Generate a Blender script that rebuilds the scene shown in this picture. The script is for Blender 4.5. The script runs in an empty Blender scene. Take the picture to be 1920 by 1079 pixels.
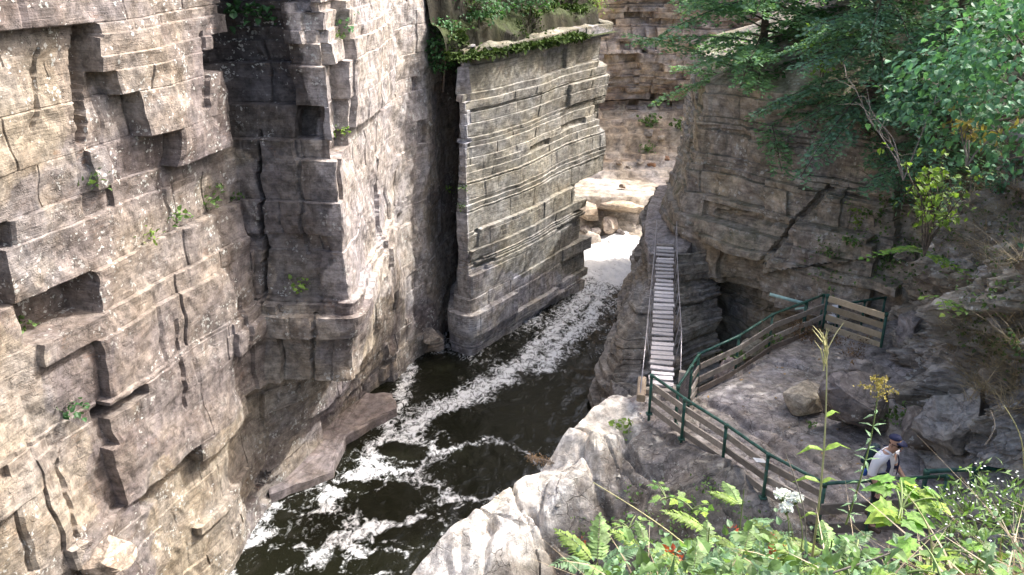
import bpy, math, random
import numpy as np
from mathutils import Vector, Matrix

# ------------------------------------------------------------------ camera, sky, sun, exposure
scene = bpy.context.scene
COL = scene.collection
CAMZ = 14.5
PITCH = 22.0
FPX = 1663.0
cam_data = bpy.data.cameras.new('camera')
cam = bpy.data.objects.new('camera', cam_data)
COL.objects.link(cam)
cam.location = (0, 0, CAMZ)
cam.rotation_euler = (math.radians(90 - PITCH), 0, 0)
cam_data.sensor_width = 36.0
cam_data.lens = 36.0 * FPX / 1920.0
cam_data.clip_start = 0.05
cam_data.clip_end = 2000.0
scene.camera = cam

SUN_DIR = Vector((0.93, 0.37, 0.0)).normalized()
SUN_EL = math.radians(48)
SUN_VEC = Vector((SUN_DIR.x * math.cos(SUN_EL), SUN_DIR.y * math.cos(SUN_EL), math.sin(SUN_EL)))
world = bpy.data.worlds.new('World')
scene.world = world
world.use_nodes = True
wn = world.node_tree.nodes
wl = world.node_tree.links
bg = wn.get('Background')
sky = wn.new('ShaderNodeTexSky')
sky.sky_type = 'NISHITA'
sky.sun_disc = False
sky.sun_elevation = SUN_EL
sky.sun_rotation = math.atan2(SUN_DIR.x, SUN_DIR.y)
sky.air_density = 1.0
sky.dust_density = 7.0
sky.ozone_density = 0.7
wl.new(sky.outputs['Color'], bg.inputs['Color'])
bg.inputs['Strength'].default_value = 0.15
sun_data = bpy.data.lights.new('sun', 'SUN')
sun_data.energy = 2.0
sun_data.angle = math.radians(0.6)
sun_data.color = (1.0, 0.995, 0.985)
sun = bpy.data.objects.new('sun', sun_data)
COL.objects.link(sun)
sun.rotation_euler = SUN_VEC.to_track_quat('Z', 'Y').to_euler()
sun.location = (20, 30, 60)

vs = scene.view_settings
vs.view_transform = 'Standard'
vs.look = 'None'
vs.exposure = 1.54
vs.gamma = 1.0
vs.use_curve_mapping = False

# ------------------------------------------------------------------ picture point -> ray -> place
CP, SP = math.cos(math.radians(PITCH)), math.sin(math.radians(PITCH))

def ray(px, py):
    a, b = px - 960.0, 539.5 - py
    return np.array([a, FPX * CP + b * SP, -FPX * SP + b * CP])

def at_y(px, py, y):
    d = ray(px, py)
    return Vector((d[0] / d[1] * y, y, CAMZ + d[2] / d[1] * y))

def at_z(px, py, z):
    d = ray(px, py)
    t = (z - CAMZ) / d[2]
    return Vector((d[0] * t, d[1] * t, z))

# ------------------------------------------------------------------ noise
def _hash(ix, iy, iz, seed):
    h = (ix.astype(np.int64) * 374761393 + iy.astype(np.int64) * 668265263
         + iz.astype(np.int64) * 2147483647 + seed * 1274126177) & 0xffffffff
    h = ((h ^ (h >> 13)) * 1274126177) & 0xffffffff
    h = h ^ (h >> 16)
    return (h & 0xffff) / 65535.0

def vnoise(x, y, z, seed=0):
    x, y, z = np.broadcast_arrays(np.asarray(x, float), np.asarray(y, float), np.asarray(z, float))
    ix, iy, iz = np.floor(x), np.floor(y), np.floor(z)
    fx, fy, fz = x - ix, y - iy, z - iz
    fx, fy, fz = fx * fx * (3 - 2 * fx), fy * fy * (3 - 2 * fy), fz * fz * (3 - 2 * fz)
    r = 0
    for dx in (0, 1):
        for dy in (0, 1):
            for dz in (0, 1):
                w = (fx if dx else 1 - fx) * (fy if dy else 1 - fy) * (fz if dz else 1 - fz)
                r = r + w * _hash(ix + dx, iy + dy, iz + dz, seed)
    return r * 2 - 1

def fbm(x, y, z, seed=0, octv=4, gain=0.5):
    r, a, f = 0, 1.0, 1.0
    for o in range(octv):
        r = r + a * vnoise(np.asarray(x) * f, np.asarray(y) * f, np.asarray(z) * f, seed + o * 17)
        a *= gain
        f *= 2.03
    return r

def cells(x, y, z, seed=0, scale=1.0):
    """distance to nearest cell point, and that cell's own random value and random slope"""
    x, y, z = (np.asarray(v, float) * scale for v in (x, y, z))
    x, y, z = np.broadcast_arrays(x, y, z)
    ix, iy, iz = np.floor(x), np.floor(y), np.floor(z)
    best = np.full(x.shape, 1e9)
    val = np.zeros(x.shape)
    rel = np.zeros(x.shape + (3,))
    zr = (-1, 0, 1) if np.ptp(z) > 0 else (0,)
    for dx in (-1, 0, 1):
        for dy in (-1, 0, 1):
            for dz in zr:
                cx, cy, cz = ix + dx, iy + dy, iz + dz
                px = cx + _hash(cx, cy, cz, seed + 1)
                py = cy + _hash(cx, cy, cz, seed + 2)
                pz = cz + (_hash(cx, cy, cz, seed + 3) if len(zr) > 1 else 0)
                d = (px - x) ** 2 + (py - y) ** 2 + (pz - z) ** 2
                m = d < best
                best = np.where(m, d, best)
                val = np.where(m, _hash(cx, cy, cz, seed + 4), val)
                rel[m] = np.stack([x - px, y - py, z - pz], -1)[m]
    return np.sqrt(best), val, rel

def cells2(x, y, seed=0):
    """flat cells: nearest and second nearest distance, and the cell's own random value"""
    ix, iy = np.floor(x), np.floor(y)
    d1 = np.full(x.shape, 1e9); d2 = np.full(x.shape, 1e9); val = np.zeros(x.shape)
    for dx in (-1, 0, 1):
        for dy in (-1, 0, 1):
            cx, cy = ix + dx, iy + dy
            d = np.hypot(cx + _hash(cx, cy, 0 * cx, seed + 1) - x, cy + _hash(cx, cy, 0 * cx, seed + 2) - y)
            m = d < d1
            d2 = np.where(m, d1, np.minimum(d2, d))
            val = np.where(m, _hash(cx, cy, 0 * cx, seed + 4), val)
            d1 = np.where(m, d, d1)
    return d1, d2, val

def pip(x, y, poly):
    x, y = np.asarray(x), np.asarray(y)
    inside = np.zeros(x.shape, bool)
    n = len(poly)
    for i in range(n):
        x1, y1 = poly[i]
        x2, y2 = poly[(i + 1) % n]
        if y1 == y2:
            continue
        c = ((y1 > y) != (y2 > y)) & (x < (x2 - x1) * (y - y1) / (y2 - y1) + x1)
        inside ^= c
    return inside

def segdist(x, y, pts):
    """distance to a polyline and the parameter (0..1 by vertex index) of the nearest point"""
    best = np.full(np.shape(x), 1e9)
    par = np.zeros(np.shape(x))
    for i in range(len(pts) - 1):
        ax, ay = pts[i][0], pts[i][1]
        bx, by = pts[i + 1][0] - ax, pts[i + 1][1] - ay
        t = np.clip(((x - ax) * bx + (y - ay) * by) / max(bx * bx + by * by, 1e-9), 0, 1)
        d = np.hypot(x - ax - t * bx, y - ay - t * by)
        m = d < best
        best = np.where(m, d, best)
        par = np.where(m, i + t, par)
    return best, par

def sstep(a, b, x):
    t = np.clip((np.asarray(x, float) - a) / (b - a), 0, 1)
    return t * t * (3 - 2 * t)

# ------------------------------------------------------------------ mesh building
class Geo:
    def __init__(self):
        self.V, self.F, self.C, self.n = [], [], [], 0
        self.S = []

    def add(self, V, F, col=None, smooth=False):
        V = np.asarray(V, float).reshape(-1, 3)
        F = np.asarray(F, int)
        self.V.append(V)
        self.F.append(F + self.n)
        self.S.append(smooth)
        c = np.ones((len(V), 4))
        if col is not None:
            col = np.asarray(col, float)
            c[:, :3] = col[..., :3]
        self.C.append(c)
        self.n += len(V)
        return self

    def mesh(self, name, mat=None):
        me = bpy.data.meshes.new(name)
        V = np.concatenate(self.V)
        me.vertices.add(len(V))
        me.vertices.foreach_set('co', V.astype(np.float32).ravel())
        loops = np.concatenate([f.ravel() for f in self.F])
        tot = np.concatenate([np.full(len(f), f.shape[1]) for f in self.F])
        sm = np.concatenate([np.full(len(f), s) for f, s in zip(self.F, self.S)])
        st = np.concatenate([[0], np.cumsum(tot)[:-1]])
        me.loops.add(len(loops))
        me.loops.foreach_set('vertex_index', loops.astype(np.int32))
        me.polygons.add(len(tot))
        me.polygons.foreach_set('loop_start', st.astype(np.int32))
        me.polygons.foreach_set('loop_total', tot.astype(np.int32))
        me.polygons.foreach_set('use_smooth', sm.astype(bool))
        at = me.color_attributes.new('tint', 'FLOAT_COLOR', 'POINT')
        at.data.foreach_set('color', np.concatenate(self.C).astype(np.float32).ravel())
        me.update(calc_edges=True)
        if mat:
            me.materials.append(mat)
        return me

    def build(self, name, mat=None, parent=None, loc=None):
        me = self.mesh(name, mat)
        return link(name, me, parent, loc)

def link(name, me, parent=None, loc=None, rot=None):
    o = bpy.data.objects.new(name, me)
    COL.objects.link(o)
    if parent is not None:
        o.parent = parent
    if loc is not None:
        o.location = loc
    if rot is not None:
        o.rotation_euler = rot
    return o

def tag(o, label=None, cat=None, group=None, kind=None):
    if label: o['label'] = label
    if cat: o['category'] = cat
    if group: o['group'] = group
    if kind: o['kind'] = kind
    return o

def thing(name, loc, label, cat, group=None, rz=0.0):
    o = link(name, None, None, loc, (0, 0, rz))
    return tag(o, label, cat, group)

def tube(pts, rad, n=6, cap=True):
    pts = [Vector(p) for p in pts]
    rad = [rad] * len(pts) if np.isscalar(rad) else list(rad)
    V, F = [], []
    up = Vector((0, 0, 1))
    prev = None
    for i, p in enumerate(pts):
        t = (pts[min(i + 1, len(pts) - 1)] - pts[max(i - 1, 0)]).normalized()
        if prev is None:
            a = t.cross(up)
            if a.length < 1e-3: a = t.cross(Vector((1, 0, 0)))
        else:
            a = prev - t * prev.dot(t)
        a.normalize()
        prev = a
        b = t.cross(a)
        for k in range(n):
            w = 2 * math.pi * k / n
            V.append(p + (a * math.cos(w) + b * math.sin(w)) * rad[i])
    for i in range(len(pts) - 1):
        for k in range(n):
            F.append((i * n + k, i * n + (k + 1) % n, (i + 1) * n + (k + 1) % n, (i + 1) * n + k))
    V = [tuple(v) for v in V]
    if cap:
        c0 = len(V)
        V.append(tuple(pts[0])); V.append(tuple(pts[-1]))
        for k in range(n):
            F.append((c0, (k + 1) % n, k, c0))
            m = (len(pts) - 1) * n
            F.append((c0 + 1, m + k, m + (k + 1) % n, c0 + 1))
        F4 = F[:-2 * n]
        return np.array(V), np.array(F4), np.array([f[:3] for f in F[-2 * n:]])
    return np.array(V), np.array(F), None

def add_tube(g, pts, rad, n=6, col=None, cap=True):
    V, F4, F3 = tube(pts, rad, n, cap)
    if F3 is None:
        g.add(V, F4, col, True)
    else:
        n0 = g.n
        g.add(V, F4, col, True)
        g.F.append(F3 + n0)
        g.S.append(False)
    return g

def add_beam(g, a, b, w, h, col=None, ch=None, up=(0, 0, 1)):
    """a board from a to b, w wide sideways and h high, edges chamfered"""
    a, b = Vector(a), Vector(b)
    t = (b - a).normalized()
    s = t.cross(Vector(up))
    if s.length < 1e-4: s = Vector((1, 0, 0))
    s.normalize()
    u = s.cross(t)
    c = ch if ch is not None else min(w, h) * 0.14
    x, y = w / 2, h / 2
    prof = [(-x + c, -y), (x - c, -y), (x, -y + c), (x, y - c), (x - c, y), (-x + c, y), (-x, y - c), (-x, -y + c)]
    V = [tuple(p + s * i + u * j) for p in (a, b) for i, j in prof]
    n0 = g.n
    F = [(k, (k + 1) % 8, 8 + (k + 1) % 8, 8 + k) for k in range(8)]
    g.add(V, F, col)
    e = []
    for o, fl in ((0, True), (8, False)):
        q = [(0, 1, 2, 3), (0, 3, 4, 7), (4, 5, 6, 7)]
        for f in q:
            f = [n0 + o + i for i in f]
            e.append(f[::-1] if fl else f)
    g.F.append(np.array(e)); g.S.append(False)
    return g
# ------------------------------------------------------------------ materials
def new_mat(name):
    m = bpy.data.materials.new(name)
    m.use_nodes = True
    nt = m.node_tree
    for n in list(nt.nodes):
        if n.type != 'OUTPUT_MATERIAL':
            nt.nodes.remove(n)
    out = nt.nodes[0] if nt.nodes else nt.nodes.new('ShaderNodeOutputMaterial')
    return m, nt, out

def N(nt, typ, **kw):
    n = nt.nodes.new(typ)
    for k, v in kw.items():
        if k.startswith('i_'):
            n.inputs[k[2:].replace('_', ' ')].default_value = v
        else:
            setattr(n, k, v)
    return n

def noise_tex(nt, vec, scale, detail=4.0, rough=0.55, dist=0.0):
    n = N(nt, 'ShaderNodeTexNoise')
    n.inputs['Scale'].default_value = scale
    n.inputs['Detail'].default_value = detail
    n.inputs['Roughness'].default_value = rough
    n.inputs['Distortion'].default_value = dist
    nt.links.new(vec, n.inputs['Vector'])
    return n.outputs['Fac']

def mapr(nt, v, a, b, c=0.0, d=1.0):
    n = N(nt, 'ShaderNodeMapRange')
    n.interpolation_type = 'SMOOTHSTEP'
    nt.links.new(v, n.inputs['Value'])
    for k, x in zip(('From Min', 'From Max', 'To Min', 'To Max'), (a, b, c, d)):
        n.inputs[k].default_value = x
    return n.outputs['Result']

def mth(nt, op, a, b=None, c=None):
    n = N(nt, 'ShaderNodeMath', operation=op)
    for i, v in enumerate((a, b, c)):
        if v is None: continue
        if isinstance(v, (int, float)): n.inputs[i].default_value = v
        else: nt.links.new(v, n.inputs[i])
    return n.outputs[0]

def mix(nt, fac, a, b, typ='MIX'):
    n = N(nt, 'ShaderNodeMix', data_type='RGBA', blend_type=typ)
    for sock, v in ((n.inputs[0], fac), (n.inputs[6], a), (n.inputs[7], b)):
        if isinstance(v, (int, float)): sock.default_value = v
        elif isinstance(v, tuple): sock.default_value = v if len(v) == 4 else v + (1,)
        else: nt.links.new(v, sock)
    return n.outputs[2]

def scaled(nt, vec, s):
    m = N(nt, 'ShaderNodeMapping')
    m.inputs['Scale'].default_value = s
    nt.links.new(vec, m.inputs['Vector'])
    return m.outputs['Vector']

def rock_mat(name, lichen=0.5, streak=0.5, rust=0.4, moss=0.0, bump=0.6, strata=0.6, fine=1.0, cracks=0.0, licol=(0.62, 0.62, 0.58)):
    m, nt, out = new_mat(name)
    L = nt.links
    co = N(nt, 'ShaderNodeTexCoord').outputs['Object']
    tint = N(nt, 'ShaderNodeVertexColor', layer_name='tint').outputs['Color']
    big = noise_tex(nt, co, 0.7, 5, 0.6)
    mid = noise_tex(nt, co, 3.2 * fine, 6, 0.65, 0.4)
    fin = noise_tex(nt, co, 17.0 * fine, 5, 0.7)
    lay = noise_tex(nt, scaled(nt, co, (0.5, 0.5, 7.0)), 2.2 * fine, 5, 0.6, 0.25)
    layf = noise_tex(nt, scaled(nt, co, (0.6, 0.6, 16.0)), 2.6 * fine, 3, 0.6, 0.15)
    # value modulation of the stone
    v = mth(nt, 'ADD', mapr(nt, mid, 0.28, 0.72, 0.52, 1.34), mapr(nt, fin, 0.3, 0.7, -0.16, 0.16))
    v = mth(nt, 'MULTIPLY', v, mapr(nt, lay, 0.3, 0.7, 1.0 - 0.28 * strata, 1.0 + 0.2 * strata))
    vm = N(nt, 'ShaderNodeVectorMath', operation='SCALE')
    L.new(tint, vm.inputs[0]); L.new(v, vm.inputs['Scale'])
    c = vm.outputs[0]
    # hue drift
    warm = mix(nt, 1.0, c, (1.05, 1.0, 0.91), 'MULTIPLY')
    cool = mix(nt, 1.0, c, (0.985, 0.98, 1.0), 'MULTIPLY')
    c = mix(nt, mapr(nt, big, 0.35, 0.65), cool, warm)
    # dark streaks running down
    stv = noise_tex(nt, scaled(nt, co, (2.6, 2.6, 0.22)), 1.5, 5, 0.65, 0.3)
    msk = mth(nt, 'MULTIPLY', mapr(nt, stv, 0.5, 0.68), mapr(nt, noise_tex(nt, co, 0.42, 3), 0.42, 0.62))
    c = mix(nt, mth(nt, 'MULTIPLY', msk, 0.72 * streak), c, mix(nt, 1.0, c, (0.34, 0.31, 0.32), 'MULTIPLY'))
    # brown weathering in patches
    wm = mth(nt, 'MULTIPLY', mapr(nt, noise_tex(nt, co, 1.25 * fine, 6, 0.7, 0.5), 0.50, 0.60), mapr(nt, fin, 0.30, 0.62))
    c = mix(nt, mth(nt, 'MULTIPLY', wm, 0.55), c, mix(nt, 1.0, c, (0.50, 0.43, 0.38), 'MULTIPLY'))
    # thin dark bedding seams and dirt filled cracks
    seam = mth(nt, 'ABSOLUTE', mth(nt, 'SUBTRACT', noise_tex(nt, scaled(nt, co, (0.35, 0.35, 5.0)), 1.6 * fine, 4, 0.55, 0.12), 0.5))
    seam = mth(nt, 'MULTIPLY', mapr(nt, seam, 0.004, 0.016, 1.0, 0.0), mapr(nt, noise_tex(nt, co, 0.9, 3), 0.40, 0.58))
    c = mix(nt, mth(nt, 'MULTIPLY', seam, 0.62 * strata), c, mix(nt, 1.0, c, (0.30, 0.26, 0.24), 'MULTIPLY'))
    ck = N(nt, 'ShaderNodeTexVoronoi', feature='DISTANCE_TO_EDGE'); ck.inputs['Scale'].default_value = 1.15 * fine
    ckv = N(nt, 'ShaderNodeVectorMath', operation='MULTIPLY_ADD')
    ckn = N(nt, 'ShaderNodeTexNoise'); ckn.inputs['Scale'].default_value = 1.8; ckn.inputs['Detail'].default_value = 5; L.new(co, ckn.inputs['Vector'])
    L.new(ckn.outputs['Color'], ckv.inputs[0]); ckv.inputs[1].default_value = (0.7, 0.7, 0.5); L.new(scaled(nt, co, (1.0, 1.0, 1.7)), ckv.inputs[2])
    L.new(ckv.outputs[0], ck.inputs['Vector'])
    crack = mth(nt, 'MULTIPLY', mapr(nt, ck.outputs['Distance'], 0.006, 0.024, 1.0, 0.0), mapr(nt, noise_tex(nt, co, 0.8, 3), 0.46, 0.56))
    c = mix(nt, mth(nt, 'MULTIPLY', crack, 0.6 * cracks), c, mix(nt, 1.0, c, (0.26, 0.22, 0.20), 'MULTIPLY'))
    # rust
    rs = mth(nt, 'MULTIPLY', mapr(nt, noise_tex(nt, co, 1.7, 4, 0.6, 0.6), 0.60, 0.72), mapr(nt, lay, 0.45, 0.62))
    c = mix(nt, mth(nt, 'MULTIPLY', rs, 0.75 * rust), c, (0.30, 0.15, 0.07))
    # pale lichen spots
    vo = N(nt, 'ShaderNodeTexVoronoi', feature='F1')
    vo.inputs['Scale'].default_value = 7.5 * fine
    dn = N(nt, 'ShaderNodeVectorMath', operation='MULTIPLY_ADD')
    nz = N(nt, 'ShaderNodeTexNoise'); nz.inputs['Scale'].default_value = 14; L.new(co, nz.inputs['Vector'])
    L.new(nz.outputs['Color'], dn.inputs[0]); dn.inputs[1].default_value = (0.16, 0.16, 0.16); L.new(co, dn.inputs[2])
    L.new(dn.outputs[0], vo.inputs['Vector'])
    sp = mth(nt, 'LESS_THAN', vo.outputs['Distance'], mapr(nt, noise_tex(nt, co, 2.1, 3), 0.38, 0.66, 0.0, 0.46))
    vsz = N(nt, 'ShaderNodeSeparateColor'); L.new(vo.outputs['Color'], vsz.inputs[0])
    sp = mth(nt, 'MULTIPLY', sp, mth(nt, 'GREATER_THAN', vsz.outputs[0], 0.45))
    sp = mth(nt, 'MULTIPLY', sp, mapr(nt, noise_tex(nt, co, 0.33, 3), 0.41, 0.53))
    c = mix(nt, mth(nt, 'MULTIPLY', sp, lichen), c, licol)
    if moss > 0:
        ge = N(nt, 'ShaderNodeNewGeometry')
        sx = N(nt, 'ShaderNodeSeparateXYZ'); L.new(ge.outputs['Normal'], sx.inputs[0])
        mo = mth(nt, 'MULTIPLY', mapr(nt, sx.outputs[2], 0.05, 0.6), mapr(nt, noise_tex(nt, co, 1.1, 5, 0.6), 0.5 - 0.12 * moss, 0.66 - 0.12 * moss))
        c = mix(nt, mth(nt, 'MULTIPLY', mo, min(1, moss)), c, mix(nt, fin, (0.022, 0.034, 0.009), (0.06, 0.075, 0.02)))
    bs = N(nt, 'ShaderNodeBsdfPrincipled')
    L.new(c, bs.inputs['Base Color'])
    L.new(mapr(nt, fin, 0.3, 0.7, 0.7, 0.95), bs.inputs['Roughness'])
    bs.inputs['Specular IOR Level'].default_value = 0.3
    # relief too fine for geometry
    vc = N(nt, 'ShaderNodeTexVoronoi', feature='DISTANCE_TO_EDGE')
    vc.inputs['Scale'].default_value = 2.3 * fine
    L.new(scaled(nt, dn.outputs[0], (1, 1, 1.9)), vc.inputs['Vector'])
    crk = mapr(nt, vc.outputs['Distance'], 0.0, 0.045, 0.0, 1.0)
    crk = mth(nt, 'MAXIMUM', crk, mapr(nt, noise_tex(nt, co, 1.9, 2), 0.42, 0.52))
    h = mth(nt, 'ADD', mth(nt, 'MULTIPLY', mid, 0.05), mth(nt, 'MULTIPLY', fin, 0.018))
    h = mth(nt, 'ADD', h, mth(nt, 'MULTIPLY', layf, 0.035 * strata))
    h = mth(nt, 'ADD', h, mth(nt, 'MULTIPLY', crk, 0.03))
    h = mth(nt, 'SUBTRACT', h, mth(nt, 'MULTIPLY', crack, 0.05 * cracks))
    b = N(nt, 'ShaderNodeBump')
    b.inputs['Strength'].default_value = bump
    b.inputs['Distance'].default_value = 1.0
    L.new(h, b.inputs['Height'])
    L.new(b.outputs[0], bs.inputs['Normal'])
    L.new(bs.outputs[0], out.inputs['Surface'])
    return m

def leaf_mat(name, col, var=0.35, trans=0.35, rough=0.5, dry=0.0, spec=0.35):
    """tint attribute carries the leaf's own shade (dark, pale, yellowed)"""
    m, nt, out = new_mat(name)
    L = nt.links
    co = N(nt, 'ShaderNodeTexCoord').outputs['Object']
    tint = N(nt, 'ShaderNodeVertexColor', layer_name='tint').outputs['Color']
    oi = N(nt, 'ShaderNodeObjectInfo')
    nz = noise_tex(nt, co, 6.0, 3)
    nf = noise_tex(nt, co, 60.0, 3)
    v = mth(nt, 'ADD', mapr(nt, nz, 0.3, 0.7, 1 - var, 1 + var), mapr(nt, nf, 0.3, 0.7, -0.12, 0.12))
    v = mth(nt, 'MULTIPLY', v, mapr(nt, oi.outputs['Random'], 0, 1, 0.8, 1.2))
    c = mix(nt, 1.0, tint, col, 'MULTIPLY')
    vm = N(nt, 'ShaderNodeVectorMath', operation='SCALE')
    L.new(c, vm.inputs[0]); L.new(v, vm.inputs['Scale'])
    c = vm.outputs[0]
    bs = N(nt, 'ShaderNodeBsdfPrincipled')
    L.new(c, bs.inputs['Base Color'])
    bs.inputs['Roughness'].default_value = rough
    bs.inputs['Specular IOR Level'].default_value = spec
    if trans > 0:
        tr = N(nt, 'ShaderNodeBsdfTranslucent')
        L.new(mix(nt, 1.0, c, (1.15, 1.25, 0.6), 'MULTIPLY'), tr.inputs['Color'])
        ms = N(nt, 'ShaderNodeMixShader')
        ms.inputs[0].default_value = trans
        L.new(bs.outputs[0], ms.inputs[1]); L.new(tr.outputs[0], ms.inputs[2])
        L.new(ms.outputs[0], out.inputs['Surface'])
    else:
        L.new(bs.outputs[0], out.inputs['Surface'])
    return m

def wood_mat(name, c1, c2, rough=0.8, scale=1.0):
    m, nt, out = new_mat(name)
    L = nt.links
    co = N(nt, 'ShaderNodeTexCoord').outputs['Object']
    oi = N(nt, 'ShaderNodeObjectInfo')
    tint = N(nt, 'ShaderNodeVertexColor', layer_name='tint').outputs['Color']
    g1 = noise_tex(nt, co, 5.0 * scale, 4, 0.6, 1.0)
    g2 = noise_tex(nt, scaled(nt, co, (7, 7, 40)), 3.0 * scale, 4, 0.7, 0.6)
    f = mth(nt, 'ADD', mth(nt, 'MULTIPLY', g1, 0.55), mth(nt, 'MULTIPLY', g2, 0.45))
    c = mix(nt, mapr(nt, f, 0.32, 0.68), c1, c2)
    c = mix(nt, 1.0, c, tint, 'MULTIPLY')
    vm = N(nt, 'ShaderNodeVectorMath', operation='SCALE')
    L.new(c, vm.inputs[0]); L.new(mapr(nt, oi.outputs['Random'], 0, 1, 0.68, 1.18), vm.inputs['Scale'])
    bs = N(nt, 'ShaderNodeBsdfPrincipled')
    L.new(vm.outputs[0], bs.inputs['Base Color'])
    bs.inputs['Roughness'].default_value = rough
    b = N(nt, 'ShaderNodeBump'); b.inputs['Strength'].default_value = 0.4; b.inputs['Distance'].default_value = 0.01
    L.new(f, b.inputs['Height']); L.new(b.outputs[0], bs.inputs['Normal'])
    L.new(bs.outputs[0], out.inputs['Surface'])
    return m

def plain_mat(name, col, rough=0.6, metal=0.0, var=0.2, nscale=8.0, spec=0.5, usetint=False):
    m, nt, out = new_mat(name)
    L = nt.links
    co = N(nt, 'ShaderNodeTexCoord').outputs['Object']
    nz = noise_tex(nt, co, nscale, 5, 0.6)
    c = mix(nt, mapr(nt, nz, 0.3, 0.7), tuple(x * (1 - var) for x in col), tuple(min(1, x * (1 + var)) for x in col))
    if usetint:
        c = mix(nt, 1.0, c, N(nt, 'ShaderNodeVertexColor', layer_name='tint').outputs['Color'], 'MULTIPLY')
    bs = N(nt, 'ShaderNodeBsdfPrincipled')
    L.new(c, bs.inputs['Base Color'])
    bs.inputs['Roughness'].default_value = rough
    bs.inputs['Metallic'].default_value = metal
    bs.inputs['Specular IOR Level'].default_value = spec
    L.new(bs.outputs[0], out.inputs['Surface'])
    return m

def water_mat(name):
    m, nt, out = new_mat(name)
    L = nt.links
    co = N(nt, 'ShaderNodeTexCoord').outputs['Object']
    sc = N(nt, 'ShaderNodeSeparateColor')
    L.new(N(nt, 'ShaderNodeVertexColor', layer_name='tint').outputs['Color'], sc.inputs[0])
    foam, rough = sc.outputs[0], sc.outputs[1]
    wv = noise_tex(nt, scaled(nt, co, (1.0, 0.55, 1)), 2.2, 5, 0.62, 0.8)
    wf = noise_tex(nt, co, 11.0, 4, 0.6, 0.5)
    # bubbles broken into lacy patches
    vo = N(nt, 'ShaderNodeTexVoronoi', feature='F1'); vo.inputs['Scale'].default_value = 15; L.new(co, vo.inputs['Vector'])
    bub = mapr(nt, vo.outputs['Distance'], 0.1, 0.7, 1.0, 0.0)
    lace = noise_tex(nt, scaled(nt, co, (1.25, 0.75, 1)), 3.6, 4, 0.60, 1.6)
    rid = mth(nt, 'SUBTRACT', 1.0, mth(nt, 'MULTIPLY', mth(nt, 'ABSOLUTE', mth(nt, 'SUBTRACT', noise_tex(nt, co, 2.6, 4, 0.6, 0.8), 0.5)), 6.0))
    f = mth(nt, 'ADD', mth(nt, 'MULTIPLY', mapr(nt, lace, 0.3, 0.7), 0.62), mth(nt, 'MULTIPLY', bub, 0.12))
    f = mth(nt, 'ADD', f, mth(nt, 'MULTIPLY', mth(nt, 'MAXIMUM', rid, 0.0), 0.26))
    d = mth(nt, 'SUBTRACT', mth(nt, 'ADD', f, mth(nt, 'MULTIPLY', mth(nt, 'POWER', foam, 1.25), 1.12)), 0.98)
    fm = mth(nt, 'MULTIPLY', mth(nt, 'MINIMUM', mth(nt, 'ADD', mapr(nt, d, -0.10, 0.68), mapr(nt, foam, 0.82, 1.0, 0.0, 0.34)), 0.97), mapr(nt, foam, 0.02, 0.15))
    bs = N(nt, 'ShaderNodeBsdfPrincipled')
    bs.inputs['Base Color'].default_value = (0.010, 0.0105, 0.006, 1)
    bs.inputs['Roughness'].default_value = 0.07
    bs.inputs['IOR'].default_value = 1.33
    b = N(nt, 'ShaderNodeBump'); b.inputs['Distance'].default_value = 1.0
    L.new(mth(nt, 'ADD', mth(nt, 'MULTIPLY', wv, 0.10), mth(nt, 'MULTIPLY', wf, 0.018)), b.inputs['Height'])
    L.new(mapr(nt, rough, 0, 1, 0.22, 1.0), b.inputs['Strength'])
    L.new(b.outputs[0], bs.inputs['Normal'])
    fo = N(nt, 'ShaderNodeBsdfPrincipled')
    L.new(mix(nt, mapr(nt, d, 0.0, 0.45), (0.55, 0.57, 0.57), (0.85, 0.86, 0.87)), fo.inputs['Base Color'])
    fo.inputs['Roughness'].default_value = 0.45
    b2 = N(nt, 'ShaderNodeBump'); b2.inputs['Distance'].default_value = 0.05; b2.inputs['Strength'].default_value = 0.9
    L.new(f, b2.inputs['Height']); L.new(b2.outputs[0], fo.inputs['Normal'])
    ms = N(nt, 'ShaderNodeMixShader')
    L.new(fm, ms.inputs[0]); L.new(bs.outputs[0], ms.inputs[1]); L.new(fo.outputs[0], ms.inputs[2])
    L.new(ms.outputs[0], out.inputs['Surface'])
    return m

M_CLIFF = rock_mat('grey tan sandstone', lichen=0.8, streak=0.9, rust=0.5, fine=1.45, bump=0.75)
M_CLIFF2 = rock_mat('layered grey sandstone', lichen=0.35, streak=0.6, rust=0.3, strata=1.0, fine=1.4, bump=0.7)
M_FAR = rock_mat('brown sandstone', lichen=0.1, streak=0.3, rust=0.5, fine=0.6)
M_RIGHT = rock_mat('dark mossy sandstone', lichen=0.5, streak=0.8, rust=0.4, moss=0.5)
M_LEDGE = rock_mat('bare pale ledge rock', lichen=0.1, streak=0.15, rust=0.25, bump=0.35)
M_FLOOR = rock_mat('trodden grey rock', lichen=0.4, streak=0.0, rust=0.15, bump=0.6, strata=0.1, cracks=0.9, fine=1.7, moss=0.12)
M_BANK = rock_mat('rocky earth bank', lichen=0.7, streak=0.3, rust=0.3, moss=0.22, strata=0.3, bump=0.9)
M_SOIL = rock_mat('dark soil with moss', lichen=0.0, streak=0.0, rust=0.1, moss=1.0, strata=0.0)
M_WATER = water_mat('dark river with foam')
M_PLANK = wood_mat('pale weathered planks', (0.54, 0.50, 0.49), (0.74, 0.69, 0.68))
M_BOARD = wood_mat('greyed fence boards', (0.20, 0.175, 0.15), (0.36, 0.32, 0.28))
M_BOARDNEW = wood_mat('fresh yellow boards', (0.42, 0.33, 0.21), (0.56, 0.46, 0.32))
M_GREEN = plain_mat('green painted pipe', (0.012, 0.075, 0.055), 0.5, 0.0, 0.4)
_nt = M_GREEN.node_tree
_bs = [n for n in _nt.nodes if n.type == 'BSDF_PRINCIPLED'][0]
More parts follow.
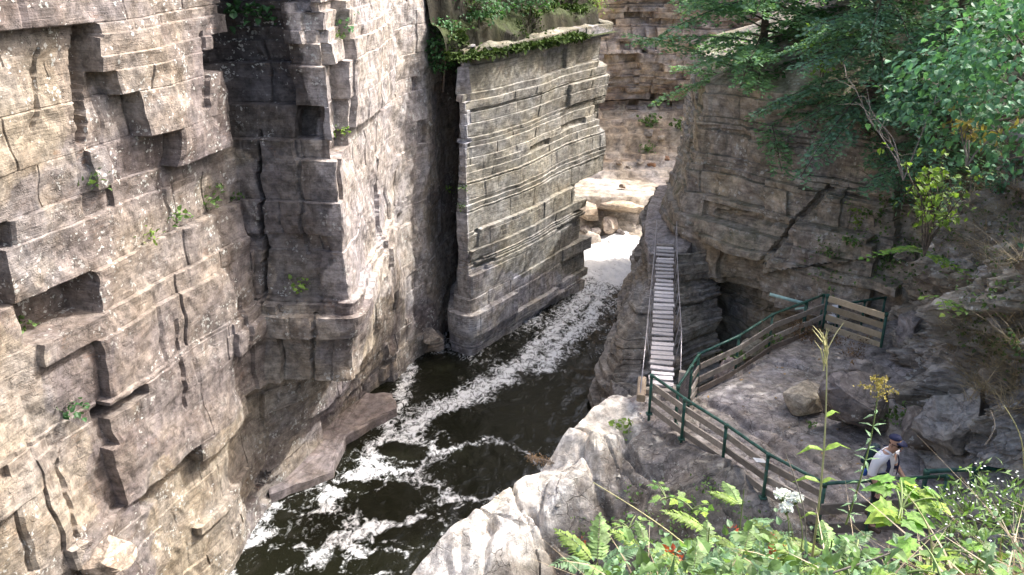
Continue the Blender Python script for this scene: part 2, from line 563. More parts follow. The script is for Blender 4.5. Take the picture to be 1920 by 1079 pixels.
_co = N(_nt, 'ShaderNodeTexCoord').outputs['Object']
_src = _bs.inputs['Base Color'].links[0].from_socket
_nt.links.new(mix(_nt, mapr(_nt, noise_tex(_nt, _co, 9.0, 5, 0.7), 0.60, 0.66), mix(_nt, mapr(_nt, noise_tex(_nt, _co, 2.0, 3), 0.4, 0.7), _src, (0.05, 0.13, 0.10)), (0.13, 0.06, 0.03)), _bs.inputs['Base Color'])
M_STEEL = plain_mat('galvanised cable', (0.42, 0.40, 0.42), 0.45, 0.6, 0.2)
M_BARK = plain_mat('grey brown bark', (0.10, 0.08, 0.065), 0.9, 0, 0.45, 14)
M_TWIG = plain_mat('pale dead twigs', (0.22, 0.19, 0.165), 0.9, 0, 0.3, 14)
# ------------------------------------------------------------------ bedded cliffs
def plan_hit(px, py, plan):
    """where the picture ray meets an upright wall over a plan line: (distance along the line, height)"""
    d = ray(px, py)
    acc, best = 0.0, None
    for (x1, y1), (x2, y2) in zip(plan[:-1], plan[1:]):
        ex, ey = x2 - x1, y2 - y1
        ln = math.hypot(ex, ey)
        den = d[0] * ey - d[1] * ex
        if abs(den) > 1e-9:
            t = (x1 * ey - y1 * ex) / den
            u = (x1 * d[1] - y1 * d[0]) / den
            if t > 0 and -0.002 <= u <= 1.002 and (best is None or t < best[0]):
                best = (t, acc + u * ln, CAMZ + t * d[2])
        acc += ln
    if best is None:
        return None
    return best[1], best[2]

def px_poly(poly, plan):
    out = []
    for p in poly:
        h = plan_hit(p[0], p[1], plan)
        if h is None:
            # off the end of the plan: hold the end of the line
            t = 1e9
            h = (0.0, 10.0) if p[0] < 700 else (1e3, 10.0)
        out.append(h)
    return out

def draw_spans(rng, total, lo, hi, skew=1.6):
    r, v = [0.0], 0.0
    while v < total:
        v += lo + (hi - lo) * rng.random() ** skew
        r.append(v)
    return np.array(r)

def build_wall(name, mat, plan, z0, z1, ds, dz, seed, palette, bed=(.12, .5), joint=(.5, 2.0), boff=.05,
               mbed=(.9, 2.4), mjoint=(1.5, 4.0), moff=.16, miss=.05, missd=.25, groove=.03, feats=(), bmacro=None,
               vmacro=None, wav=.05, dip=0.0, rough=.02, tints=(), jstr=.03, thin=True, cap=None, smoothn=0.35, colvar=.07,
               vis=None, plan_top=None, ttop=None, blk=.16, cnoise=1.0, fac=.05, wob=.09, fscale=1.0, plan_low=None, bulge=.12):
    rng = np.random.default_rng(seed)
    P = np.array(plan, float)
    seg = np.hypot(*(P[1:] - P[:-1]).T)
    acc = np.concatenate([[0], np.cumsum(seg)])
    S = acc[-1]
    ns = int(S / ds) + 1
    s = np.linspace(0, S, ns)
    if vis is not None:            # coarser columns outside the stretch that shows
        a, b = vis
        s = np.concatenate([np.arange(0, a, ds * 3), np.arange(a, b, ds), np.arange(b, S, ds * 3), [S]])
        ns = len(s)
    def base(q):
        return np.stack([np.interp(q, acc, P[:, 0]), np.interp(q, acc, P[:, 1])], -1)
    def normal(q):
        a, b = base(np.clip(q - smoothn, 0, S)), base(np.clip(q + smoothn, 0, S))
        t = b - a
        t /= np.maximum(np.hypot(t[..., 0], t[..., 1])[..., None], 1e-6)
        return np.stack([t[..., 1], -t[..., 0]], -1)
    # features drawn in the plane of the wall
    fl = [(px_poly(f[0], plan), f[1] * fscale, f[2] if len(f) > 2 else 'b') for f in feats]
    tl = [(px_poly(f[0], plan), f[1], f[2]) for f in tints]
    # big beds with their own big joints
    mz = z0 + draw_spans(rng, z1 - z0, *mbed, 1.2)
    mj = [draw_spans(rng, S + 4, *mjoint, 1.2) - rng.random() * 3 for _ in mz]
    mo = [(rng.random(len(j) + 1) - .5) * 2 * moff for j in mj]
    mrow = (rng.random(len(mz) + 1) - .5) * moff * .7
    # thin beds
    zb = z0 + draw_spans(rng, z1 - z0, *bed)
    # let thin beds fall on the big ones
    zb = np.unique(np.concatenate([zb[np.array([np.min(np.abs(z - mz)) > .09 for z in zb])], mz[(mz > z0) & (mz < z1)], [z0]]))
    zb = zb[zb < z1]
    zb = np.append(zb, z1)
    pal = np.array(palette)
    rows_z, rows_m = [], []
    cols_s, cols_off, cols_c = [], [], []
    for k in range(len(zb) - 1):
        za, zc = zb[k], zb[k + 1]
        th = zc - za
        zm = (za + zc) / 2
        mi = int(np.clip(np.searchsorted(mz, zm) - 1, 0, len(mz) - 1))
        # joints of this bed: its own and those of the big bed
        jl = joint[0] + th * .8
        jj = draw_spans(rng, S + 2, jl, max(joint[1], jl + .4)) - rng.random() * jl
        jj = np.concatenate([jj[np.array([np.min(np.abs(q - mj[mi])) > .12 for q in jj])], mj[mi]])
        jj = np.sort(jj[(jj > 0.05) & (jj < S - 0.05)])
        bi = np.searchsorted(jj, s)
        ed = np.concatenate([[0], jj, [S]])
        cen = (ed[:-1] + ed[1:]) / 2
        nb = len(cen)
        boffs = (rng.random(nb) - .5) * 2 * boff + (rng.random() - .5) * boff * 1.2
        boffs += mo[mi][np.searchsorted(mj[mi], cen).clip(0, len(mo[mi]) - 1)] + mrow[mi]
        boffs -= (rng.random(nb) < miss) * missd * (.4 + rng.random(nb))
        for poly, off, mode in fl:
            if mode != 'v':
                zl, zh = min(q[1] for q in poly), max(q[1] for q in poly)
                off = off * {'b': 1.0, 'o': np.clip((zh - zm) / (.55 * (zh - zl)), 0, 1), 'u': np.clip((zm - zl) / (.6 * (zh - zl)), 0, 1)}[mode]
                boffs += off * pip(cen + (rng.random(nb) - .5) * .14, np.full(nb, zm - dip * cen), poly)
        if bmacro is not None:
            boffs += bmacro(cen, np.full(nb, zm))
        tiltb = (rng.random(nb) - .5) * boff * 1.2
        bc = pal[rng.integers(0, len(pal), nb)]
        rowc = pal[rng.integers(0, len(pal))]
        bc = blk * (.45 * bc + .55 * rowc) + (1 - blk) * pal.mean(0)
        bc = bc * (1 + (rng.random((nb, 1)) - .5) * 2 * colvar)
        sc = s.copy()
        dj = np.full(ns, 9.0)
        for q in jj:
            i = int(np.searchsorted(s, q)) - 1
            if 0 < i < ns - 2:
                sc[i] = q - .006
                sc[i + 1] = q + .006
        if len(jj):
            ii = np.clip(np.searchsorted(jj, sc), 1, max(len(jj) - 1, 1))
            dj = np.minimum(np.abs(sc - jj[np.clip(ii - 1, 0, len(jj) - 1)]), np.abs(sc - jj[np.clip(ii, 0, len(jj) - 1)]))
        jd = jstr * rng.random(nb + 1) ** 2.5
        off = boffs[bi] + tiltb[bi] * (sc - cen[bi]) * 2
        off -= jd[bi] * np.exp(-(dj / .03) ** 2)
        nr = max(1, int(round(th / dz)))
        vv = np.linspace(0, 1, nr + 1)
        e2 = min(.028, th * .3) / th
        vv = np.unique(np.concatenate([[0, e2], vv[(vv > e2 * 1.6) & (vv < 1 - e2 * 1.6)], [1 - e2, 1]]))
        nr = len(vv) - 1
        e = min(.012, th * .2)
        gd = groove * (.1 + 2.2 * rng.random() ** 2)
        under = rng.random() * groove * 1.6
        for q, v in enumerate(vv):
            z = za + th * v
            zz = z + (e if q == 0 else 0) - (e if q == nr else 0)
            edge = 1.0 if q == 0 else (.12 if q == nr else 0.0)
            rows_z.append(zz); rows_m.append(zm)
            cols_s.append(sc)
            cols_off.append(off - gd * edge - under * (1 - v))
            cols_c.append(bc[bi])
    SS, OO, CC = np.array(cols_s), np.array(cols_off), np.array(cols_c)
    ZZ = np.array(rows_z)[:, None] + 0 * SS
    for poly, o, mode in fl:
        if mode == 'v':
            OO = OO + o * pip(SS + .05 * vnoise(SS * 3, ZZ * 3, 0, seed), ZZ, poly)
    if vmacro is not None:
        OO = OO + vmacro(SS, ZZ)
    Z2 = ZZ + wav * fbm(SS * .22, ZZ * .15, 3.3, seed + 5, 3) + dip * SS
    OO = OO + bulge * fbm(SS * .33, ZZ * .27, 6.1, seed + 71, 3, .45) + fac * facets(SS, ZZ, seed + 41, .55, 4, .55)
    SS = np.clip(SS + wob * fbm(SS * .7, ZZ * 1.1, 4.4, seed + 51, 3), 0, S)
    B, NN = base(SS), normal(SS)
    if plan_low is not None:
        T = np.array(plan_low, float)
        zq = np.array(rows_m)[:, None] + .25 * vnoise(SS * .8, ZZ * .5, 0, seed + 61)
        t = ttop(zq)[..., None]
        B = np.stack([np.interp(SS, acc, T[:, 0]), np.interp(SS, acc, T[:, 1])], -1) * (1 - t) + B * t
    if plan_top is not None:
        T = np.array(plan_top, float)
        t = ttop(ZZ)[..., None]
        B = B * (1 - t) + np.stack([np.interp(SS, acc, T[:, 0]), np.interp(SS, acc, T[:, 1])], -1) * t
    ca = pal[np.argsort(pal.sum(1))]
    qn = np.clip(.5 + cnoise * .75 * fbm(SS * .45, ZZ * .6, 2.2, seed + 31, 5, .6), 0, .999) * (len(pal) - 1)
    qi = np.floor(qn).astype(int)
    cn = ca[qi] * (1 - (qn - qi))[..., None] + ca[qi + 1] * (qn - qi)[..., None]
    CC = CC * (cn / pal.mean(0)) ** .8
    OO = OO + rough * fbm(SS * 2.6, ZZ * 3.4, 1.7, seed + 9, 3) + rough * 2.2 * fbm(SS * .7, ZZ * .9, 7.7, seed + 11, 2)
    X = B[..., 0] + NN[..., 0] * OO
    Y = B[..., 1] + NN[..., 1] * OO
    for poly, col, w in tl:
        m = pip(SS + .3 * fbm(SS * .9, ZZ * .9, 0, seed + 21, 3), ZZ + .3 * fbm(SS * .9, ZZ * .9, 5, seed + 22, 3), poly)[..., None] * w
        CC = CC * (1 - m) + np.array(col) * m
    V = np.stack([X, Y, Z2], -1)
    if cap is not None:
        for back, rise in cap:
            q = s
            n = normal(np.clip(q, 0, S))
            b = base(q) + n * (OO[-1][:, None] - back)
            zt = Z2[-1] + rise + .12 * fbm(q * .8, back, 0, seed, 3)
            V = np.concatenate([V, np.stack([b[:, 0], b[:, 1], zt], -1)[None]])
            CC = np.concatenate([CC, CC[-1:]])
    R, Cn = V.shape[:2]
    idx = np.arange(R * Cn).reshape(R, Cn)
    F = np.stack([idx[:-1, :-1], idx[:-1, 1:], idx[1:, 1:], idx[1:, :-1]], -1).reshape(-1, 4)
    g = Geo().add(V.reshape(-1, 3), F, CC.reshape(-1, 3))
    return g.build(name, mat)

def tri(x, y, seed):
    """flat facets: values on a lattice joined by plane triangles"""
    x, y = np.broadcast_arrays(np.asarray(x, float), np.asarray(y, float))
    ix, iy = np.floor(x), np.floor(y)
    fx, fy = x - ix, y - iy
    h = lambda a, b: _hash(ix + a, iy + b, 0 * ix, seed) * 2 - 1
    lo = h(0, 0) * (1 - fx - fy) + h(1, 0) * fx + h(0, 1) * fy
    hi = h(1, 1) * (fx + fy - 1) + h(0, 1) * (1 - fx) + h(1, 0) * (1 - fy)
    return np.where(fx + fy < 1, lo, hi)

def facets(x, y, seed, scale, octv=3, gain=.5):
    r, a, f = 0, 1.0, scale
    for o in range(octv):
        t = 0.6 + 1.1 * o + seed
        u = x * math.cos(t) + y * math.sin(t)
        v = -x * math.sin(t) + y * math.cos(t)
        u2 = u + .35 / f * vnoise(u * f * .6, v * f * .6, 0, seed + 50)
        v2 = v + .35 / f * vnoise(u * f * .6, v * f * .6, 9, seed + 50)
        r = r + a * tri(u2 * f, v2 * f * 1.3, seed + o)
        a *= gain
        f *= 2.15
    return r

# ---- left cliff: the long wall, the corner that juts out, and the cleft behind it
PL = [(-11.6, 4.2), (-9.65, 10.3), (-7.95, 15.6), (-6.45, 20.25), (-5.2, 20.1), (-4.05, 19.9), (-3.92, 24), (-3.8, 27.9), (-3.45, 28.9), (-2.85, 29.9), (-2.68, 30.8), (-2.45, 32.2), (-1.6, 34.4)]
ACC_L = np.concatenate([[0], np.cumsum(np.hypot(*(np.diff(np.array(PL), axis=0)).T))])
S_CRACK, S_TIP, S_COR = ACC_L[3], ACC_L[5], ACC_L[7]

PLL = PL[:3] + [(-6.5, 20.2), (-6.05, 21.4), (-5.6, 22.8), (-4.7, 25.4)] + PL[7:]

def left_macro(s, z):
    o = np.zeros_like(s)
    # undercut beside the water beneath the jutting corner
    w = sstep(S_CRACK - 1.2, S_CRACK + .6, s) * (1 - sstep(S_COR - 3.0, S_COR - .5, s))
    o -= .35 * w * (1 - sstep(.6, 2.2, z))
    o += 0.35 * w * np.exp(-((z - 5.3) / .8) ** 2)
    # the long wall leans out a little towards its foot
    m = 1 - sstep(S_CRACK - 3, S_CRACK - .5, s)
    # corner is cut back higher up
    o -= .8 * np.clip(1 - np.abs(s - S_TIP) / 1.5, 0, 1) * sstep(9.3, 10.2, z)
    return o

def left_lean(s, z):
    return (1 - sstep(S_CRACK - 3, S_CRACK - .5, s)) * .45 * (1 - sstep(0, 9, z))

LF = [
    ([(-60, -80), (182, -80), (172, 22), (118, 26), (0, 42), (-60, 46)], .6, 'o'),
    ([(150, -160), (392, -160), (385, 120), (402, 260), (412, 285), (330, 280), (250, 235), (215, 190), (165, 140), (140, 60)], .80, 'o'),
    ([(128, 40), (150, 40), (156, 150), (150, 268), (134, 268)], -.55, 'v'),
    ([(394, -80), (510, -80), (518, 60), (558, 180), (612, 258), (490, 268), (414, 232), (398, 100)], -1.4, 'u'),
    ([(504, -120), (720, -120), (705, 200), (640, 252), (604, 228), (560, 184), (512, 70)], .75, 'o'),
    ([(80, 402), (140, 352), (300, 318), (380, 430), (487, 440), (500, 705), (420, 780), (330, 848), (290, 822), (242, 840), (215, 740), (150, 600), (130, 560), (100, 470)], .70, 'o'),
    ([(90, 282), (150, 270), (185, 310), (160, 340), (95, 330)], .25, 'o'),
    ([(-60, 442), (58, 442), (100, 510), (128, 600), (62, 640), (-60, 566)], -.9, 'u'),
    ([(62, 560), (140, 562), (215, 740), (248, 852), (325, 862), (300, 922), (182, 930), (152, 720), (72, 650)], -1.0, 'u'),
    ([(-60, 606), (60, 665), (150, 762), (172, 930), (150, 1000), (60, 1120), (-60, 1120)], .2),
    ([(320, 852), (346, 850), (432, 930), (402, 952), (338, 900)], .3, 'o'),
    ([(140, 985), (238, 975), (246, 1062), (152, 1076)], .5),
    ([(487, 230), (491, 262), (496, 420), (502, 560), (504, 720), (498, 700), (493, 560), (487, 420)], -.6, 'v'),
    ([(376, 402), (490, 402), (490, 470), (452, 482), (402, 452)], .34, 'o'),
    ([(590, 264), (705, 205), (762, 280), (762, 560), (645, 585), (612, 420)], .2),
    ([(505, 520), (640, 520), (700, 640), (640, 700), (520, 700)], .4, 'o'),
    ([(520, 700), (640, 690), (600, 800), (540, 810)], .3, 'o'),
    ([(765, 120), (800, 110), (800, 300), (768, 320)], -.3),
    ([(345, 60), (352, 60), (362, 200), (352, 205)], -.2, 'v'), ([(560, 300), (567, 300), (574, 480), (566, 480)], -.2, 'v'), ([(418, 560), (424, 560), (432, 690), (425, 690)], -.2, 'v'),
    ([(300, 600), (306, 600), (318, 760), (311, 760)], -.16, 'v'), ([(60, 90), (66, 90), (70, 240), (63, 240)], -.16, 'v'), ([(600, 580), (608, 580), (604, 760), (596, 760)], -.3, 'v'), ([(700, 300), (705, 300), (712, 520), (706, 520)], -.22, 'v'),
    ([(90, 860), (96, 860), (112, 1000), (104, 1000)], -.18, 'v'), ([(480, 900), (490, 880), (520, 890), (500, 920)], -.4, 'v'),
]
PAL_L = [(.235, .205, .192), (.325, .285, .24), (.175, .152, .156), (.41, .375, .33), (.265, .245, .24), (.34, .30, .25)]
LT = [
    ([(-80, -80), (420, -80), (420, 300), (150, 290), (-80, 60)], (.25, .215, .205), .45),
    ([(360, -80), (520, -80), (600, 260), (500, 300), (400, 260)], (.085, .078, .078), .85),  # upper recess: its shade painted in as near black stone
    ([(490, 260), (604, 262), (640, 560), (560, 580), (500, 560)], (.17, .16, .165), .75),  # face turned from the sun, shade painted into its colour
    ([(505, -80), (800, -80), (800, 560), (640, 560), (600, 262)], (.46, .43, .425), .62),  # sunlit side of the corner, painted paler
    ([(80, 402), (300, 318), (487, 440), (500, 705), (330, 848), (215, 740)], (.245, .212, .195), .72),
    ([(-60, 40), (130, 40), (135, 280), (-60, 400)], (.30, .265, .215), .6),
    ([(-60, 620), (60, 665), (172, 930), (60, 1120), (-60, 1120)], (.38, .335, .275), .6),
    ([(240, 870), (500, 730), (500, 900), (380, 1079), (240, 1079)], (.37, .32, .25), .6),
    ([(62, 540), (140, 562), (248, 852), (182, 930), (72, 650)], (.20, .17, .16), .55),  # stepped recess, darkened in the colour as shade
]
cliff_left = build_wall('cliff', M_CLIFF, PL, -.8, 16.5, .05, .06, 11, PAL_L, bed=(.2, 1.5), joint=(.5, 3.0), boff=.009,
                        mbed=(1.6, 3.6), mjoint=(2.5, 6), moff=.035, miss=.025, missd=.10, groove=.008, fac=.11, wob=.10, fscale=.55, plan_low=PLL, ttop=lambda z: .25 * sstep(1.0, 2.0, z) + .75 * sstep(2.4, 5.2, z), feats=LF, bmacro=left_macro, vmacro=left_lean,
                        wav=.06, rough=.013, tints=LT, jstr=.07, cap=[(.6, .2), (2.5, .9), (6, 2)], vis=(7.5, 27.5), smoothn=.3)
tag(cliff_left, 'tall grey and tan rock wall on the left, split by ledges and deep vertical cracks', kind='structure')

# ---- second cliff: evenly layered block beyond the cleft
P2 = [(-2.3, 34.8), (-2.08, 32.0), (-2.0, 29.9), (-1.55, 29.55), (1.2, 33.5), (2.9, 35.95), (4.25, 37.9), (3.9, 40), (1.5, 43), (-4, 46)]
ACC_2 = np.concatenate([[0], np.cumsum(np.hypot(*(np.diff(np.array(P2), axis=0)).T))])

def block_macro(s, z):
    o = -1.5 * sstep(ACC_2[5] - .25, ACC_2[5] + .05, s) * (1 - sstep(4.5, 4.9, z + .5 * (s - ACC_2[6]) * 0))
    e = 1 - .8 * sstep(ACC_2[5] - 2.5, ACC_2[5], s)
    o += .22 * e * (1 - sstep(.2, 2.6, z)) - .035 * np.maximum(z - 2, 0)
    o += .14 * e * np.exp(-((z - 1.0) / .6) ** 2)
    return o
F2 = [
    ([(1118, 95), (1175, 80), (1175, 135), (1122, 150)], -.35), ([(1128, 225), (1175, 215), (1175, 262), (1130, 268)], -.3), ([(1010, 120), (1060, 112), (1058, 150), (1012, 158)], -.14), ([(852, 120), (880, 118), (878, 300), (855, 310)], -.25), ([(1085, 180), (1160, 160), (1160, 200), (1088, 215)], .14), ([(900, 430), (1080, 365), (1080, 480), (905, 560)], .12),
    ([(860, 92), (1145, 30), (1145, 95), (860, 122)], .14),
    ([(850, 560), (900, 580), (990, 560), (1075, 480), (1075, 520), (990, 600), (850, 640)], -.2),
    ([(765, 600), (850, 600), (850, 665), (765, 665)], .5),
]
PAL_2 = [(.395, .39, .42), (.45, .45, .475), (.345, .342, .375), (.425, .41, .415), (.485, .485, .51), (.425, .405, .375)]
cliff_mid = build_wall('cliff', M_CLIFF2, P2, -.8, 10.75, .055, .06, 23, PAL_2, bed=(.09, .85), joint=(1.0, 4.5), boff=.012,
                       mbed=(.8, 1.8), mjoint=(2, 5), moff=.028, miss=.02, missd=.1, groove=.032, fac=.022, wob=.04, feats=F2, bmacro=block_macro,
                       bulge=.17, wav=.05, dip=0.012, rough=.014, jstr=.04, cap=[(.5, .03)], vis=(2.5, 20), smoothn=.22,
                       tints=[([(850, 380), (1000, 340), (1000, 420), (850, 450)], (.30, .27, .25), .6),
                              ([(850, 570), (1080, 480), (1080, 600), (900, 670), (760, 670)], (.38, .33, .26), .5),
                              ([(840, 100), (880, 100), (870, 500), (845, 560)], (.27, .26, .20), .6), ([(845, 60), (1160, 20), (1160, 92), (850, 112)], (.20, .19, .13), .75)])
tag(cliff_mid, 'evenly layered pale grey rock block standing beyond the dark cleft', kind='structure')

# ---- right cliff behind the footbridge
PR = [(8.0, 41), (6.95, 36), (6.1, 32.4), (5.95, 29.6), (7.5, 27.7), (10.6, 25.2), (14, 22.0), (20, 17)]
ACC_R = np.concatenate([[0], np.cumsum(np.hypot(*(np.diff(np.array(PR), axis=0)).T))])

def right_macro(s, z):
    o = -.20 * np.maximum(z - 5.5, 0) ** 1.35 * .55
    a = sstep(ACC_R[3] - .3, ACC_R[3] + .6, s) * (1 - sstep(ACC_R[5] - .6, ACC_R[5] + .8, s))
    o -= 1.3 * a * (1 - sstep(2.6, 3.9, z))           # cave at its foot
    o += .3 * np.exp(-((z - 4.6) / .7) ** 2)
    return o
FR = [
    ([(1547, 348), (1556, 358), (1490, 424), (1440, 500), (1432, 492), (1478, 418)], -.35, 'v'), ([(1330, 396), (1400, 405), (1485, 414), (1485, 424), (1400, 415), (1330, 405)], -.22, 'v'),
    ([(1262, 300), (1400, 330), (1545, 352), (1545, 360), (1400, 338), (1262, 308)], -.14, 'v'), ([(1300, 236), (1420, 268), (1560, 285), (1560, 293), (1420, 276), (1300, 244)], -.14, 'v'),
    ([(1545, 360), (1680, 350), (1680, 470), (1560, 480), (1450, 500), (1490, 424)], .3, 'v'), ([(1270, 505), (1380, 520), (1470, 540), (1470, 575), (1400, 600), (1300, 560)], -.3, 'v'),
    ([(1480, 420), (1640, 380), (1640, 520), (1560, 540), (1470, 500)], .4),
    ([(1370, 330), (1545, 360), (1500, 420), (1440, 500), (1380, 470)], .18),
    ([(1480, 505), (1590, 520), (1570, 560), (1470, 545)], .35),
    ([(1290, 480), (1400, 500), (1480, 520), (1480, 560), (1370, 560), (1290, 510)], -.25),
]
PAL_R = [(.35, .31, .255), (.41, .37, .315), (.30, .27, .24), (.43, .38, .30), (.37, .34, .31)]
cliff_right = build_wall('cliff', M_RIGHT, PR, -.8, 9.7, .055, .065, 37, PAL_R, bed=(.18, 1.5), joint=(2.6, 8), boff=.022,
                         mbed=(.9, 2.0), mjoint=(2, 5), moff=.06, miss=.03, missd=.18, groove=.020, fac=.14, feats=FR, bmacro=right_macro,
                         bulge=.4, wav=.2, rough=.03, jstr=.05, cap=[(.6, .25), (2.0, .8), (5, 2.5), (10, 6)], smoothn=.7)
tag(cliff_right, 'dark grey brown cliff behind the footbridge with a low cave at its foot', kind='structure')

# ---- water worn pillar that carries the far end of the bridge
PP = [(6.6, 37.6), (5.6, 36.6), (4.9, 34.2), (4.3, 31.2), (3.55, 28.3), (2.8, 25.8), (3.0, 24.6), (4.0, 24.6), (5.4, 26.0), (7.2, 27.6)]
PPT = [(6.9, 36.6), (6.2, 36.2), (5.4, 33.6), (4.85, 31), (4.62, 29.2), (4.62, 28.3), (4.75, 28.0), (5.1, 27.95), (5.6, 28.05), (7.2, 28.6)]

def pillar_macro(s, z):
    return .10 * np.sin(z * 3.3 + .4 * s) + .3 * (1 - sstep(.1, .7, z)) + .12 * np.sin(z * 7.1)
pillar = build_wall('rock_pillar', M_CLIFF2, PP, -.8, 4.42, .05, .05, 51, [(.30, .275, .24), (.37, .345, .31), (.33, .31, .29), (.27, .24, .205)],
                    bed=(.10, .34), joint=(2.5, 6), boff=.035, mbed=(.5, 1.1), mjoint=(6, 9), moff=.04, miss=.0, groove=.06,
                    bmacro=pillar_macro, wav=.10, rough=.04, jstr=.02, smoothn=.5,
                    plan_top=PPT, ttop=lambda z: sstep(.9, 3.7, z) * .7 + .3 * np.clip(z / 4.42, 0, 1))
tag(pillar, 'water worn layered rock pillar under the far end of the footbridge', kind='structure')

# ---- far cliff across the bend
PF = [(-6, 50), (2, 51.5), (8, 53), (14, 53.5), (22, 50), (30, 44)]

def far_macro(s, z):
    return -.6 * (1 - sstep(5.0, 5.5, z)) - .08 * np.maximum(z - 8, 0) + .25 * np.sin(s * .9) * sstep(5, 6, z)
cliff_far = build_wall('cliff', M_FAR, PF, 2.2, 17, .085, .085, 61, [(.42, .32, .235), (.50, .40, .31), (.35, .27, .225), (.47, .395, .34), (.40, .355, .33), (.54, .42, .29)],
                       bed=(.12, .55), joint=(.25, 1.3), boff=.17, mbed=(.9, 1.8), mjoint=(2, 4), moff=.22, miss=.14, missd=.4, groove=.05, fac=.14, bulge=.4,
                       bmacro=far_macro, wav=.25, rough=.05, jstr=.05, cap=[(2, .6), (8, 3)], vis=(8, 26), smoothn=.5,
                       tints=[([(1150, 185), (1400, 185), (1400, 240), (1150, 240)], (.28, .26, .26), .6)])  # tint paints the shadow band under the overhanging beds
tag(cliff_far, 'sunlit brown rock wall of broken ledges across the far bend of the river', kind='structure')

# ------------------------------------------------------------------ sheets of ground
def sheet(name, mat, xs, ys, hfun, cfun, smooth=True):
    X, Y = np.meshgrid(xs, ys, indexing='ij')
    Z = hfun(X, Y)
    C = cfun(X, Y, Z)
    R, Cn = X.shape
    idx = np.arange(R * Cn).reshape(R, Cn)
    F = np.stack([idx[:-1, :-1], idx[1:, :-1], idx[1:, 1:], idx[:-1, 1:]], -1).reshape(-1, 4)
    return Geo().add(np.stack([X, Y, Z], -1).reshape(-1, 3), F, C.reshape(-1, 3), smooth).build(name, mat)

def lerp3(a, b, t):
    return np.asarray(a) * (1 - t[..., None]) + np.asarray(b) * t[..., None]

CREST = [(-4.2, 10.2, 1.6), (-1.75, 13.6, 2.9), (-.1, 15.2, 3.25), (1.5, 16.7, 3.95), (2.75, 18.3, 4.25)]
FENCE = [(3.05, 17.5), (3.67, 16.5), (4.27, 15.4), (5.05, 14.7), (5.87, 13.6)]
PLAT = [(2.7, 18.55)] + FENCE + [(6.2, 12.9), (8.2, 12.6), (11, 12.6), (11, 23), (8.6, 22.75), (4.35, 18.75), (3.9, 19.15), (3.5, 19.1)]

CRACKS = [[(-1.2, 13.0), (-.2, 14.0), (.6, 13.4)], [(.3, 15.3), (.9, 14.6), (1.6, 14.9)], [(1.5, 16.5), (1.9, 15.5), (2.0, 14.3)], [(2.4, 17.6), (2.6, 16.6), (3.2, 15.6)], [(-.4, 14.9), (-.6, 13.9), (-1.6, 12.8)]]

